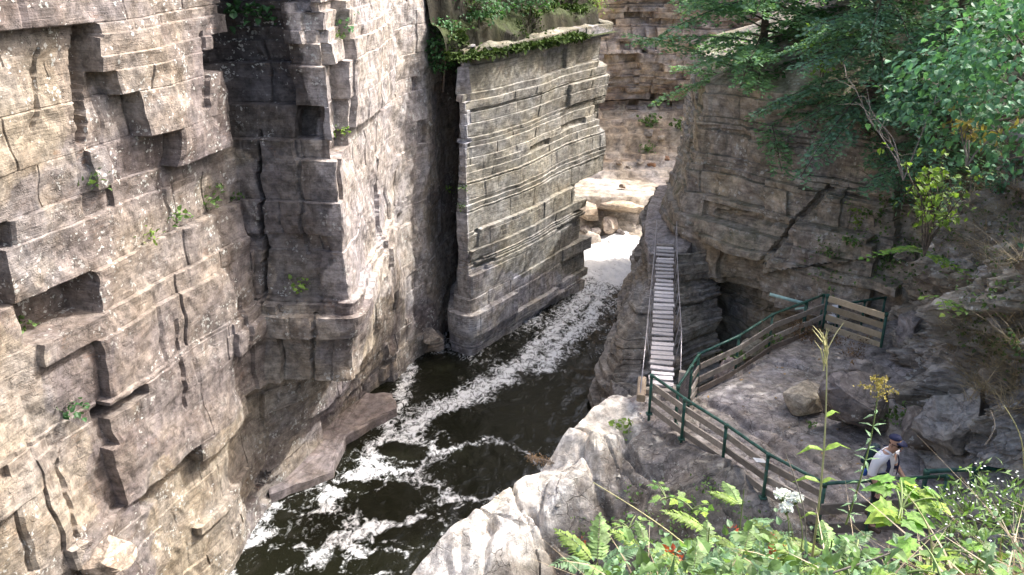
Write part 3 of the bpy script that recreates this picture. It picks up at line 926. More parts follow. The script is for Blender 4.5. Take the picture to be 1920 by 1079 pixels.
def bank_h(x, y):
    dc, tc = segdist(x, y, CREST)
    zc = np.interp(tc, range(len(CREST)), [c[2] for c in CREST])
    cx = np.interp(y, [c[1] for c in CREST], [c[0] for c in CREST])
    left = x < cx
    rocky = .46 * facets(x, y, 77, .40, 4, .45) + .015 * fbm(x * 3, y * 3, 0, 3, 3)
    wx, wy = x + .25 * fbm(x * .9, y * .9, 0, 18, 3), y + .25 * fbm(x * .9, y * .9, 6, 18, 3)
    a1, a2, ca = cells2((wx + wy) * .42, (wy - wx) * .27, 95)
    b1, b2, cb = cells2((wx + wy) * 1.9, (wy - wx) * 1.2, 97)
    rocky = rocky + (ca - .5) * .12 + (cb - .5) * .015 - .12 * np.exp(-((a2 - a1) / .025) ** 2) - .02 * (ca > .5) * np.exp(-((b2 - b1) / .04) ** 2)
    for ln in CRACKS:
        dl, _ = segdist(x + .15 * vnoise(x * 2.5, y * 2.5, 0, 45), y + .15 * vnoise(x * 2.5, y * 2.5, 3, 45), ln)
        rocky = rocky - .28 * np.exp(-(dl / .10) ** 2)
    # the outcrop: rounded crest, sheer to the river, falling into a hollow on this side
    df, _ = segdist(x, y, FENCE)
    out = zc - np.where(left, 0.25 * np.minimum(dc, .5) + 3.2 * np.maximum(dc - .5, 0), .12 * dc + 1.15 * np.maximum(dc - .55, 0)) + rocky
    hol = 4.25 - .22 * df - .62 * np.maximum(df - .35, 0) + rocky * .9
    hol = np.where(left, -2.0, hol)
    hol = np.maximum(hol, np.where(left, -2.0, .5 + rocky))
    h = np.maximum(out, hol)
    # level trodden rock inside the fences, breaking into slabs
    ins = pip(x, y, PLAT)
    wx, wy = x + .18 * fbm(x * 1.1, y * 1.1, 0, 8, 3), y + .18 * fbm(x * 1.1, y * 1.1, 6, 8, 3)
    a1, a2, c3 = cells2((wx * .8 + wy * .6) * .36, (wy * .8 - wx * .6) * .72, 91)
    b1, b2, c4 = cells2((wx * .8 + wy * .6) * 1.5, (wy * .8 - wx * .6) * 2.3, 93)
    st = (c3 - .5) * .13 + (c4 - .5) * .012 - .045 * np.exp(-((a2 - a1) / .022) ** 2) - .012 * (c3 > .4) * np.exp(-((b2 - b1) / .035) ** 2)
    plat = 4.3 + st + .012 * fbm(x * 4, y * 4, 0, 12, 3)
    for line in ([(4.6, 18.3), (5.1, 17.2), (5.6, 16.3), (6.0, 15.2), (6.3, 14.2)], [(5.1, 17.2), (5.9, 16.9), (6.5, 15.4), (7.0, 14.4)]):
        dl, _ = segdist(x + .12 * vnoise(x * 2, y * 2, 0, 41), y, line)
        plat = plat - .16 * np.exp(-(dl / .10) ** 2)
    dp, _ = segdist(x, y, PLAT + PLAT[:1])
    h = np.where(ins, plat * sstep(0, .35, dp) + np.maximum(h, plat - .1) * (1 - sstep(0, .35, dp)), h)
    # cleft between the platform and the cliff behind
    back = (~ins) & (y > 17.6) & (x > cx + .3) & ((x > 3.6) | (y > 18.6))
    h = np.where(back, np.maximum(4.2 - 2.1 * dp + rocky * .7, 1.2 + rocky), h)
    # the near bank the picture is taken from
    zb = np.interp(y, [-3, 0, 1, 3.6, 5, 7, 9, 11.5, 13.5], [13.2, 12.9, 12.6, 11.35, 9.8, 7.4, 5.4, 4.1, 2.5])
    xl = .10 * y - .15 + .25 * fbm(y * .7, 0, 0, 6, 2)
    zb = zb - 1.5 * np.maximum(xl - x, 0) - .25 * np.maximum(x - .75 * y - 1, 0) * 0 + .16 * fbm(x * 1.1, y * 1.1, 0, 7, 4)
    zb = np.where(y > 13.5, -3, zb)
    return np.maximum(h, zb)

def bank_c(x, y, z):
    dc, _ = segdist(x, y, CREST)
    cx = np.interp(y, [c[1] for c in CREST], [c[0] for c in CREST])
    n = fbm(x * 1.3, y * 1.3, z, 31, 4)
    c = lerp3((.15, .135, .12), (.29, .27, .25), sstep(-.5, .6, n))
    pale = (1 - sstep(.45, .95, dc + .3 * n)) * sstep(9.5, 11, y)  # sunlit crest and river side painted paler than the shaded hollow
    pale = np.maximum(pale, (x < cx) * 1.0)
    c = lerp3(c, (.53, .505, .47), pale) if np.ndim(c) == 2 else c * (1 - pale[..., None]) + np.array((.60, .58, .55)) * pale[..., None]
    ins = pip(x, y, PLAT) * 1.0
    pc = lerp3((.30, .275, .265), (.385, .355, .345), sstep(-.5, .5, fbm(x * .9, y * .9, 0, 33, 4)))
    c = c * (1 - ins[..., None]) + pc * ins[..., None]
    soil = 1 - sstep(10.3, 12, y + .6 * n)
    sc = lerp3((.075, .055, .035), (.13, .105, .07), sstep(-.4, .4, n))
    return c * (1 - soil[..., None]) + sc * soil[..., None]

bank = sheet('ground', M_FLOOR, np.concatenate([np.arange(-5.5, -2.4, .12), np.arange(-2.4, 8.8, .036), np.arange(8.8, 12.01, .1)]), np.concatenate([np.arange(-3, 8, .12), np.arange(8, 12, .07), np.arange(12, 22.9, .036), np.arange(22.9, 24.6, .08)]), bank_h, bank_c, False)
tag(bank, 'bare grey rock platform and pale outcrop sloping down from the near bank', kind='structure')

# ---- rocky slope on the right, under the trees
PB = [(14.5, 24.2), (11.2, 23.0), (9.5, 21.3), (9.0, 19.2), (8.9, 17.2), (8.3, 15.6), (8.15, 14.2), (8.6, 12.3), (8.4, 10.0), (8.6, 7.5), (8.0, 4.0), (7.5, 0)]
ACC_B = np.concatenate([[0], np.cumsum(np.hypot(*(np.diff(np.array(PB), axis=0)).T))])

def bank_vmacro(s, z):
    h = z - 4.0
    o = -.50 * np.maximum(h, 0) - .09 * np.maximum(h - 3.2, 0) ** 1.5
    a1, a2, cv = cells2(s * .8 + .3 * fbm(s, z, 0, 19, 3), z * 1.1 + .3 * fbm(s, z, 4, 19, 3), 137)
    o = o + .85 * facets(s, z, 131, .6, 5, .6) + (cv - .5) * .35 - .35 * np.exp(-((a2 - a1) / .06) ** 2)
    return o + .3 * fbm(s * .5, z * .5, 0, 9, 3)
FB = [
    ([(1740, 580), (1850, 600), (1830, 700), (1760, 820), (1720, 800), (1710, 700)], -.6, 'v'),
]
PAL_B = [(.32, .29, .25), (.40, .375, .345), (.25, .22, .18), (.44, .42, .40), (.34, .31, .27)]
slope = build_wall('rocky_slope', M_BANK, PB, 3.6, 13.0, .06, .07, 71, PAL_B, bed=(.3, .9), joint=(.6, 1.6), boff=.05, mbed=(1, 2), mjoint=(1.5, 3),
                   moff=.12, miss=.05, missd=.2, groove=.015, feats=FB, vmacro=bank_vmacro, wav=.5, rough=.06, jstr=.04,
                   cap=[(1.5, .6), (5, 2.2), (12, 6)], smoothn=.9,
                   tints=[([(1700, 240), (1930, 240), (1930, 500), (1840, 560), (1700, 420)], (.21, .17, .13), .7),
                          ([(1700, 720), (1920, 740), (1920, 900), (1700, 900)], (.31, .305, .30), .6)])
tag(slope, 'rough rocky slope at the right with dark hollows between its stones', kind='structure')

# ---- far ledges beside the rapids
def far_h(x, y):
    yy = y - .10 * (x - 5) + .35 * fbm(x * .5, y * .5, 0, 15, 3)
    z = np.interp(yy, [41.6, 42.0, 43.2, 43.5, 44.0, 44.15, 47.6, 47.8, 48.6, 48.8, 49.7, 50.0, 50.2, 51.5, 54], [-.9, -.2, .1, .55, .7, 1.7, 1.8, 2.2, 2.3, 2.55, 2.9, 3.1, 3.85, 4.3, 4.9])
    _, cv, rel = cells(x, y, 0 * x, 101, .9)
    talus = sstep(48.4, 49.0, yy) * (1 - sstep(50.0, 50.3, yy)) + sstep(50.4, 50.9, yy)
    low = (1 - sstep(43.6, 44.1, yy)) * sstep(42.0, 42.6, yy)
    z = z + talus * ((cv - .5) * .25 + rel[..., 0] * .15) + low * ((cv - .5) * .55 + rel[..., 1] * .4)
    zt = z + .12 * fbm(x * .7, y * .7, 0, 24, 3)
    zq = (np.floor(zt / .3) + sstep(.75, 1.0, zt / .3 - np.floor(zt / .3))) * .3
    up = sstep(1.9, 2.1, z)
    return z * (1 - up) + zq * up + .02 * fbm(x * 2, y * 2, 0, 4, 3)

def far_c(x, y, z):
    n = fbm(x, y, 0, 61, 4)
    c = lerp3((.40, .355, .305), (.55, .50, .445), sstep(-.5, .5, n))
    t = sstep(48.3, 49, y - .1 * (x - 5))
    return c * (1 - t[..., None]) + lerp3((.34, .27, .20), (.46, .39, .31), sstep(-.5, .5, n)) * t[..., None]
far_ground = sheet('rock_ledge', M_LEDGE, np.arange(0, 17, .1), np.arange(41.4, 54.5, .07), far_h, far_c)
tag(far_ground, 'flat pale rock ledges and talus beside the far rapids', kind='structure')

# ---- low shelf at the water under the left cliff
def poly_slab(name, mat, pts, thick, col, seed, sub=7, rough=.06, edge=.12):
    """a thick slab with an uneven top over a plan outline given with heights"""
    P = np.array([tuple(p) for p in pts])
    n = len(P)
    ring = []
    for i in range(n):
        for k in range(sub):
            ring.append(P[i] + (P[(i + 1) % n] - P[i]) * k / sub)
    ring = np.array(ring)
    ring[:, :2] += edge * .5 * np.stack([vnoise(ring[:, 0] * 2.5, ring[:, 1] * 2.5, 0, seed), vnoise(ring[:, 0] * 2.5, ring[:, 1] * 2.5, 4, seed)], -1)
    c = ring.mean(0)
    V, m = [], len(ring)
    levels = [(1.0, -thick), (1.0, -.02), (.97, 0), (.8, .03), (.6, .03), (.4, .03), (.2, .03)]
    for f, dz in levels:
        r = c + (ring - c) * f
        r[:, 2] = ring[:, 2] * f + c[2] * (1 - f) + dz + (rough * fbm(r[:, 0] * 1.5, r[:, 1] * 1.5, 0, seed, 3) if dz > -.5 * thick else 0)
        V.append(r)
    V = np.concatenate(V)
    F = []
    for l in range(len(levels) - 1):
        for k in range(m):
            F.append((l * m + k, l * m + (k + 1) % m, (l + 1) * m + (k + 1) % m, (l + 1) * m + k))
    g = Geo().add(V, np.array(F), col)
    k = (len(levels) - 1) * m
    g.V.append(c[None] + [[0, 0, .03]]); g.C.append(np.array([[*col, 1.0]])); g.n += 1
    g.F.append(np.array([(k + i, k + (i + 1) % m, len(V)) for i in range(m)])); g.S.append(False)
    return g.build(name, mat)

shelf_px = [(505, 928), (560, 905), (625, 880), (650, 820), (700, 790), (742, 765), (735, 735), (690, 735), (640, 770), (560, 840), (495, 890)]
shelf = poly_slab('rock_shelf', M_LEDGE, [at_z(x, y, .28) for x, y in shelf_px], 1.0, (.22, .19, .185), 5)
tag(shelf, 'low smooth purple grey rock shelf at the water under the left cliff', kind='structure')

# ---- path on top of the pillar, under the right cliff
def path_h(x, y):
    return 4.47 + .02 * (y - 28) + .03 * fbm(x * 2, y * 2, 0, 51, 3)
PATHC = [(4.75, 28.25), (4.85, 30), (4.75, 33), (5.0, 37), (5.8, 42)]
pth = [(4.6, 28.05), (4.65, 29.5), (4.9, 31.2), (5.35, 33.4), (6.15, 36.1)]
pr_ = [(7.0, 36.2), (6.7, 33.5), (6.3, 30.8), (6.4, 29.4), (5.9, 28.2), (5.1, 27.98)]
path = poly_slab('path', M_FLOOR, [(x, y, 4.46 + .012 * (y - 28)) for x, y in pr_ + pth], .4, (.36, .33, .325), 8, rough=.05, edge=.05)
tag(path, 'narrow ledge path leading on from the far end of the footbridge', kind='structure')

# ---- floor under everything, and high ground behind
def base_c(x, y, z):
    return np.ones(x.shape + (3,)) * np.array((.09, .075, .05))
floor = sheet('riverbed', M_SOIL, np.linspace(-160, 160, 41), np.linspace(-120, 220, 41), lambda x, y: -1.6 + 0 * x, base_c)
tag(floor, 'dark rock bed under the river and out to the horizon', kind='structure')

# ------------------------------------------------------------------ river
FLOW = [[(1150, 452), (1150, 500), (1090, 560), (1020, 640), (950, 700), (880, 735), (800, 775), (720, 850), (650, 905), (590, 955), (520, 975), (430, 1060)],
        [(1150, 500), (1130, 560), (1090, 610), (1010, 690)],
        [(800, 830), (850, 850), (830, 900), (835, 940), (780, 965), (720, 985), (650, 1010), (690, 1079)],
        [(835, 940), (900, 940), (960, 905), (990, 895)],
        [(760, 690), (745, 760), (700, 840)],
        [(590, 955), (650, 985), (600, 1040), (530, 1045)],
        [(700, 880), (790, 890), (835, 850)], [(560, 900), (640, 930), (600, 985)], [(430, 1060), (520, 1000), (600, 985)]]
WID = [.62, .5, .34, .2, .3, .3, .26, .3, .26]
POOLS = [(755, 843, 50, 17), (712, 938, 92, 36), (905, 880, 95, 46), (572, 985, 82, 25), (765, 1005, 60, 22), (500, 1045, 85, 26), (828, 822, 14, 13),
         (660, 905, 50, 10), (560, 945, 26, 18), (815, 960, 40, 12), (880, 700, 30, 8), (690, 1060, 50, 18)]

def foam_at(X, Y):
    # back to the picture for the swirls' outlines, on the water plane itself
    def w(px, py):
        p = at_z(px, py, 0)
        return (p.x, p.y)
    wx = X + .22 * fbm(X * 1.3, Y * 1.3, 0, 3, 4)
    wy = Y + .30 * fbm(X * 1.3, Y * 1.3, 9, 3, 4)
    f = np.zeros(X.shape)
    for line, wd in zip(FLOW, WID):
        d, _ = segdist(wx, wy, [w(*p) for p in line])
        f = np.maximum(f, np.exp(-(d / (wd * 1.3)) ** 2) * .86)
    far = sstep(32.5, 38.5, Y)
    f = np.maximum(f, far * (1.25 + .5 * fbm(X * .6, Y * .45, 0, 13, 3)))
    for px, py, rx, ry in POOLS:
        c = w(px, py)
        ex = abs(w(px + rx, py)[0] - c[0])
        ey = abs(w(px, py - ry)[1] - c[1])
        q = np.hypot((wx - c[0]) / ex, (wy - c[1]) / ey)
        f = f * sstep(.72, 1.15, q)
        f = np.maximum(f, .66 * np.exp(-((q - 1.18) / .16) ** 2) * (Y < 24))
    near = 1 - sstep(22, 27, Y)
    up_ = sstep(25, 31, Y)
    f = np.maximum(f, .52 * up_ * (.5 + .9 * fbm(X * 1.1, Y * .5, 3, 47, 4)))
    f = np.maximum(f, .36 * near * (.5 + .5 * fbm(X * .9, Y * .7, 0, 44, 4)))
    return np.clip(f, 0, 1)

def river_h(x, y):
    r = sstep(24, 38, y)
    return (.02 + .12 * r) * fbm(x * .9, y * .7, 0, 21, 4) + .02 * fbm(x * 3, y * 2.2, 0, 22, 3) * (1 + 2 * r)

def river_c(x, y, z):
    f = foam_at(x, y)
    r = np.clip(.25 + .75 * sstep(24, 32, y) + .3 * f, 0, 1)
    return np.stack([f, r, 0 * f], -1)
river = sheet('river', M_WATER, np.arange(-13, 7.6, .07), np.concatenate([np.arange(2, 13, .3), np.arange(13, 46, .07)]), river_h, river_c)
tag(river, 'dark fast river with swirls of white foam', kind='structure')
# ------------------------------------------------------------------ placing by looking: where does a picture point land on the rock
bpy.context.view_layer.update()
_dg = bpy.context.evaluated_depsgraph_get()

def cast(px, py):
    d = Vector(ray(px, py)).normalized()
    hit, loc, nor, _, ob, _ = scene.ray_cast(_dg, Vector((0, 0, CAMZ)), d)
    return (loc, nor) if hit else (at_y(px, py, 30), Vector((0, -1, 0)))

def ground(x, y, ztop=20.0):
    hit, loc, nor, _, ob, _ = scene.ray_cast(_dg, Vector((x, y, ztop)), Vector((0, 0, -1)))
    return loc.z if hit else 0.0

# ------------------------------------------------------------------ loose rocks
def rock_mesh(name, seed, size, mat, col, cuts=11, box=.62, sub=4, rough=.03):
    rng = np.random.default_rng(seed)
    import bmesh
    bm = bmesh.new()
    bmesh.ops.create_icosphere(bm, subdivisions=sub, radius=1.0)
    V = np.array([v.co[:] for v in bm.verts])
    F = np.array([[v.index for v in f.verts] for f in bm.faces])
    bm.free()
    V = np.sign(V) * np.abs(V) ** box
    for _ in range(cuts):
        n = rng.normal(size=3); n /= np.linalg.norm(n)
        d = .55 + .35 * rng.random()
        q = V @ n - d
        V = V - np.maximum(q, 0)[:, None] * n
    V = V * np.array(size) / 2
    r = rough * max(size)
    nn = V / np.maximum(np.linalg.norm(V, axis=1)[:, None], 1e-6)
    V = V + nn * (r * fbm(V[:, 0] * 5 / max(size), V[:, 1] * 5 / max(size), V[:, 2] * 8 / max(size), seed, 4))[:, None]
    c = np.array(col) * (1 + .12 * fbm(V[:, 0] * 2, V[:, 1] * 2, V[:, 2] * 2, seed, 3))[:, None]
    return Geo().add(V, F, c).mesh(name, mat)

def rock(name, px, py, size, label, mat=M_FLOOR, col=(.3, .28, .27), seed=1, rz=0.0, sink=.12, tilt=(0, 0), at=None, group=None, **kw):
    p = Vector(at) if at else cast(px, py)[0]
    o = link(name, rock_mesh(name, seed, size, mat, col, **kw), None, (p.x, p.y, p.z + size[2] * (.5 - sink)), (tilt[0], tilt[1], rz))
    return tag(o, label, 'boulder' if name == 'boulder' else 'rock', group)

rock('boulder', 1506, 768, (1.12, .85, .8), 'tan boulder with a dark hollow underside lying on the grey rock platform', col=(.43, .38, .30), seed=3, rz=.5, tilt=(.1, -.2), sink=.08)
rock('boulder', 0, 0, (1.75, 1.3, 1.45), 'big dark angular boulder leaning against the slope beside the tan boulder', mat=M_BANK, col=(.22, .20, .195), seed=9, rz=.3, tilt=(.15, .25), at=(7.45, 16.9, 4.35), cuts=14)
rock('boulder', 0, 0, (1.0, .8, .8), 'grey boulder wedged above the big dark one under the pale boards', mat=M_BANK, col=(.27, .25, .235), seed=12, rz=-.4, tilt=(.2, .1), at=(8.3, 18.3, 4.6), cuts=14)
rock('boulder', 0, 0, (.9, 1.2, 1.0), 'dark boulder in the shadowed gap left of the speckled slope rock', mat=M_BANK, col=(.20, .18, .165), seed=19, rz=.9, at=(8.45, 15.9, 4.5), cuts=14)
rock('boulder', 1345, 650, (.62, .45, .75), 'upright pinkish stone standing behind the middle of the back railing', col=(.40, .33, .30), seed=21, rz=.4, at=(5.55, 20.6, 3.55), cuts=9)
rock('boulder', 1395, 632, (.9, .6, .55), 'mossy green topped stone behind the back railing', mat=M_RIGHT, col=(.30, .28, .22), seed=22, rz=.9, at=(6.5, 21.6, 3.75))
rock('boulder', 1276, 600, (.55, .5, .55), 'squarish brown block stuck in the cliff just right of the footbridge', col=(.33, .28, .235), seed=24, rz=.2, at=(5.15, 25.9, 2.6), cuts=6)
rock('boulder', 1290, 640, (.5, .45, .35), 'small brown stone below the squarish block right of the footbridge', col=(.30, .26, .22), seed=25, rz=.2, at=(5.05, 24.7, 1.9), cuts=8)
rock('boulder', 1172, 392, (2.6, 1.5, .75), 'large flat tan block jutting over the far rapids with a shadow below', mat=M_LEDGE, col=(.47, .385, .30), seed=31, rz=-.12, at=(5.6, 43.9, 1.0), cuts=7, box=.4)
rock('boulder', 1105, 395, (1.5, 1.2, .85), 'pale block at the left end of the far ledges', mat=M_LEDGE, col=(.50, .42, .34), seed=32, rz=.3, at=(3.85, 43.7, .75), cuts=8, box=.45)
rock('boulder', 1140, 412, (1.2, .9, .6), 'leaning slab between the pale block and the far rapids', mat=M_LEDGE, col=(.44, .37, .31), seed=33, rz=.8, tilt=(.4, .1), at=(5.0, 43.1, .3), cuts=8, box=.45)
for i, (px, py, w, lab) in enumerate([(1096, 438, .85, 'leftmost wet dark boulder at the edge of the far rapids'), (1118, 441, .75, 'rounded wet boulder second from the left at the far rapids'),
                                      (1143, 436, .8, 'wet dark boulder third from the left at the far rapids'), (1165, 441, .6, 'small wet stone at the right end of the far rapids row'),]):
    p = at_z(px, py, .1)
    rock('boulder', 0, 0, (w, w * .8, w * .6), lab, col=(.22, .195, .18), seed=40 + i, rz=i * .7, at=p, sink=.2, group='boulders at the far rapids')
rock('boulder', 1166, 352, (.36, .3, .26), 'small lone brown stone lying on the bright far slab', col=(.30, .23, .18), seed=50, at=at_z(1167, 354, 1.76), sink=.05)
for i, (px, py, w, lab) in enumerate([(1222, 311, .55, 'rusty orange stone on the talus above the far slab'), (1200, 305, .5, 'grey stone left of the rusty stone on the far talus'),
                                      (1180, 316, .45, 'flat pale stone in the middle of the far talus'), (1160, 308, .5, 'tan stone at the left of the far talus'),
                                      (1250, 300, .6, 'brown stone at the right of the far talus, by the dark cliff'), (1215, 252, .8, 'tilted tan slab under the far brown wall'),
                                      (1240, 262, .6, 'small block right of the tilted tan slab')]):
    p, n = cast(px, py)
    rock('boulder', 0, 0, (w, w * .8, w * .5), lab, mat=M_FAR, col=[(.40, .24, .15), (.36, .32, .28), (.48, .42, .35), (.42, .34, .26)][i % 4], seed=60 + i, rz=i, at=p, sink=.25, group='stones on the far talus')
for i, (px, py, sz, lab, cl) in enumerate([
        (1790, 800, (1.7, 1.2, 1.9), 'large speckled grey rock standing at the foot of the slope behind the walker', (.33, .325, .32)), (1885, 600, (.75, .6, .55), 'pale blue grey rock at the right edge, halfway up the slope', (.42, .42, .43)),
        (1905, 480, (.9, .7, .7), 'yellowish grey rock bulging at the right edge under the bare earth', (.36, .33, .25)), (1815, 500, (.9, .7, .5), 'flat topped tan rock jutting from the slope right of the maple sapling', (.34, .31, .26)),
        (1700, 620, (.9, .8, 1.1), 'upright grey rock right of the fresh yellow boards', (.30, .28, .275)), (1830, 660, (.8, .7, .6), 'grey rock below the pale blue grey one on the slope', (.31, .295, .285)), (1880, 720, (1.0, .7, .7), 'rounded rock with dry grass at the right edge', (.29, .265, .235)),
        (1700, 480, (1.0, .8, .9), 'tan grey knob of rock under the thin stemmed shrub', (.33, .30, .265)), (1840, 540, (.45, .4, .35), 'small grey stone under the flat topped tan rock', (.37, .36, .35))]):
    rock('boulder', px, py, sz, lab, mat=M_BANK, col=cl, seed=90 + i, rz=.5 * i, sink=.5, tilt=(.15, -.25), cuts=15, at=cast(px, py)[0] + Vector((.1, .1, 0)), rough=.05)
# ledge blocks low on the left cliff and at the foot of the cleft
rock('boulder', 0, 0, (1.0, .9, .62), 'pale block lying on the ledge at the bottom left of the left cliff', mat=M_CLIFF, col=(.46, .39, .33), seed=71, rz=.35, at=cast(190, 1040)[0] + Vector((.15, 0, -.1)), cuts=7, box=.45, sink=.2)
rock('boulder', 0, 0, (1.25, 1.2, .75), 'squared block at the water in the foot of the cleft', mat=M_CLIFF2, col=(.34, .29, .25), seed=72, rz=.3, at=at_z(800, 655, -.15), cuts=7, box=.4, sink=.05)
rock('boulder', 0, 0, (.7, .7, .5), 'small block on top of the squared block in the cleft', mat=M_CLIFF2, col=(.33, .295, .26), seed=73, rz=.1, at=at_z(812, 640, .6), cuts=7, box=.45, sink=.1)

# ------------------------------------------------------------------ footbridge
A, B = at_z(1240, 726, 4.43), at_z(1247, 463, 4.50)
br = thing('footbridge', tuple(A), 'narrow cable footbridge of pale planks leading to the far ledge', 'bridge')
dirv = (B - A); LEN = dirv.length; dn = dirv.normalized(); sd = dn.cross(Vector((0, 0, 1))).normalized()
def deck(t):
    return dn * (LEN * t) + Vector((0, 0, -.16 * 4 * t * (1 - t)))
NPL = 33
g = Geo(); add_beam(g, -sd * .285, sd * .285, .185, .045, up=(0, 0, 1)); plank_me = g.mesh('plank', M_PLANK)
rngb = np.random.default_rng(4)
for i in range(NPL):
    t = (i + .5) / NPL
    o = link('plank', plank_me, br, deck(t) + Vector((0, 0, .02 + .010 * rngb.normal())) + sd * .012 * rngb.normal(), (.03 * rngb.normal(), .02 * rngb.normal(), .03 * rngb.normal()))
    o.scale = (1 + .03 * rngb.normal(), 1 + .09 * rngb.normal(), 1)
for sgn in (-1, 1):
    g = Geo(); add_tube(g, [deck(t) + sd * sgn * .20 + Vector((0, 0, -.035)) for t in np.linspace(0, 1, 14)], .016, 6); g.build('deck_cable', M_STEEL, br)
    top = lambda t: deck(t) + sd * sgn * (.38 + .05 * math.cos(t * 3)) + Vector((0, 0, .92 - .1 * 4 * t * (1 - t)))
    anc = deck(-.07) + sd * sgn * (.48 if sgn < 0 else .42) + Vector((0, 0, .12))
    g = Geo(); add_tube(g, [anc] + [top(t) for t in np.linspace(.13, 1, 16)], .013, 6); g.build('hand_cable', M_STEEL, br)
    for k in range(9):
        t = .13 + .85 * k / 8
        g = Geo(); add_tube(g, [deck(t) + sd * sgn * .29, top(t)], .010, 5); g.build('hanger', M_STEEL, br)
        if k < 8:
            t2 = .13 + .85 * (k + 1) / 8
            g = Geo(); add_tube(g, [deck(t2) + sd * sgn * .29, top(t)], .006, 4); g.build('brace_cable', M_STEEL, br)
g = Geo(); add_tube(g, [deck(-.06) + sd * .44 + Vector((0, 0, -.55)), deck(-.06) + sd * .44 + Vector((0, 0, .72))], [.085, .08], 10); g.build('anchor_post', M_BOARD, br)
g = Geo(); add_beam(g, deck(-.02) - sd * .46 + Vector((0, 0, .05)) - dn * .55, deck(-.02) - sd * .46 + Vector((0, 0, .18)) + dn * .12, .2, .2, (1.4, 1.25, 1.05)); g.build('anchor_beam', M_BOARD, br)
g = Geo(); add_beam(g, deck(0) - sd * .42 + Vector((0, 0, -.06)) - dn * .1, deck(0) + sd * .42 + Vector((0, 0, -.06)) - dn * .1, .16, .12); g.build('sill_beam', M_BOARD, br)
g = Geo(); add_beam(g, deck(1) - sd * .36 + dn * .1, deck(1) + sd * .36 + dn * .1, .14, .12); g.build('sill_beam', M_BOARD, br)
# thin guy wire that drops from the beam to the outcrop
wire0 = deck(-.05) - sd * .47
g = Geo(); add_tube(g, [wire0 + Vector((0, 0, .05)), wire0 + Vector((.0, -.1, -1.0))], .012, 5, (.25, .25, .25)); g.build('guy_wire', M_STEEL, br)

# ------------------------------------------------------------------ railings
def railing(label, base_px, hts, posts, z0=4.3, rail_h=1.0, board_h=.15, inside=(0, 0, 0), mat=M_BOARD, rail_mat=M_GREEN, pr=.034, base=None, wood_spans=None, post_mat=None, dark_last=False, cat='railing'):
    P = base if base else [at_z(px, py, z0) for px, py in base_px]
    o = thing('railing', tuple(P[0]), label, cat)
    P = [p - Vector(o.location) for p in P]
    up = Vector((0, 0, 1))
    if rail_mat:
        g = Geo()
        pts = []
        for i, p in enumerate(P):
            pts.append(p + up * rail_h)
        add_tube(g, pts, pr * .95, 8); g.build('rail', rail_mat, o)
    for i in posts:
        g = Geo(); add_tube(g, [P[i] - up * .25, P[i] + up * (rail_h - .01)], pr, 8)
        add_tube(g, [P[i] + up * (rail_h - .07), P[i] + up * (rail_h + .02)], pr * 1.35, 8)
        add_beam(g, P[i] + Vector((-.07, 0, .025)), P[i] + Vector((.07, 0, .025)), .14, .03)
        g.build('post', post_mat or rail_mat or M_GREEN, o)
    ins = Vector(inside)
    for i in (wood_spans if wood_spans is not None else range(len(P) - 1)):
        for k, h in enumerate(hts):
            a, b = P[i] + ins + up * h, P[i + 1] + ins + up * h
            d = (b - a).normalized()
            sag = .012 * math.sin(i * 7 + k * 3)
            g = Geo()
            add_beam(g, a + d * .006 + up * sag, b - d * .006 - up * sag, .042, board_h, (.55, .5, .48) if (dark_last and k == len(hts) - 1) else None)
            g.build('board', mat, o)
    return o

def rail_foot(px, py, zr):
    """foot of a post whose top is seen at this picture point"""
    p = at_z(px, py, zr)
    return Vector((p.x, p.y, 0))

def feet(tops, zr, zf):
    out = []
    for px, py in tops:
        p = rail_foot(px, py, zr); p.z = zf
        out.append(p)
    return out

railing('railing of green pipe and grey boards running from the footbridge down past the outcrop', None, (.70, .40, .12), (0, 1, 2, 3, 4),
        base=feet([(1222, 704), (1284, 748), (1362, 797), (1441, 852), (1547, 907)], 5.3, 4.3), inside=(.06, .05, 0))
railing('railing of green pipe and grey boards along the far edge of the platform', None, (.70, .36, .06), (0, 1, 2, 3, 4),
        base=feet([(1311, 662), (1386, 628), (1449, 588), (1512, 564), (1545, 551)], 5.33, 4.3), inside=(.03, -.06, 0), dark_last=True)
gate = railing('short railing with a dark wire mesh panel beside the footbridge', None, (.66, .34, .08), (0, 1),
        base=feet([(1272, 722), (1297, 684), (1310, 663)], 5.33, 4.3), wood_spans=(1,), inside=(.03, 0, 0))
# wire mesh of the short railing
g = Geo()
b0, b1 = feet([(1274, 719), (1297, 684)], 5.3, 4.35)
b0 -= gate.location; b1 -= gate.location
for k in range(15):
    t = k / 14
    add_tube(g, [b0.lerp(b1, t), b0.lerp(b1, t) + Vector((0, 0, .9))], .006, 4, None, False)
for k in range(15):
    add_tube(g, [b0 + Vector((0, 0, .9 * k / 14)), b1 + Vector((0, 0, .9 * k / 14))], .006, 4, None, False)
g.build('wire_mesh', plain_mat('dark wire', (.10, .09, .10), .6, .3), gate)
railing('fence of four fresh yellow boards closing off the back corner of the platform', None, (.93, .66, .38, .1), (0, 1), rail_mat=None, board_h=.17,
        base=[at_z(1543, 618, 4.3), at_z(1651, 655, 4.3)], mat=M_BOARDNEW, post_mat=M_GREEN, rail_h=1.02, pr=.04, cat='fence')
railing('green pipe rail showing behind the fresh yellow boards', None, (), (0, 1, 2), base=feet([(1575, 572), (1622, 564), (1660, 558)], 5.0, 4.1), rail_h=.9)
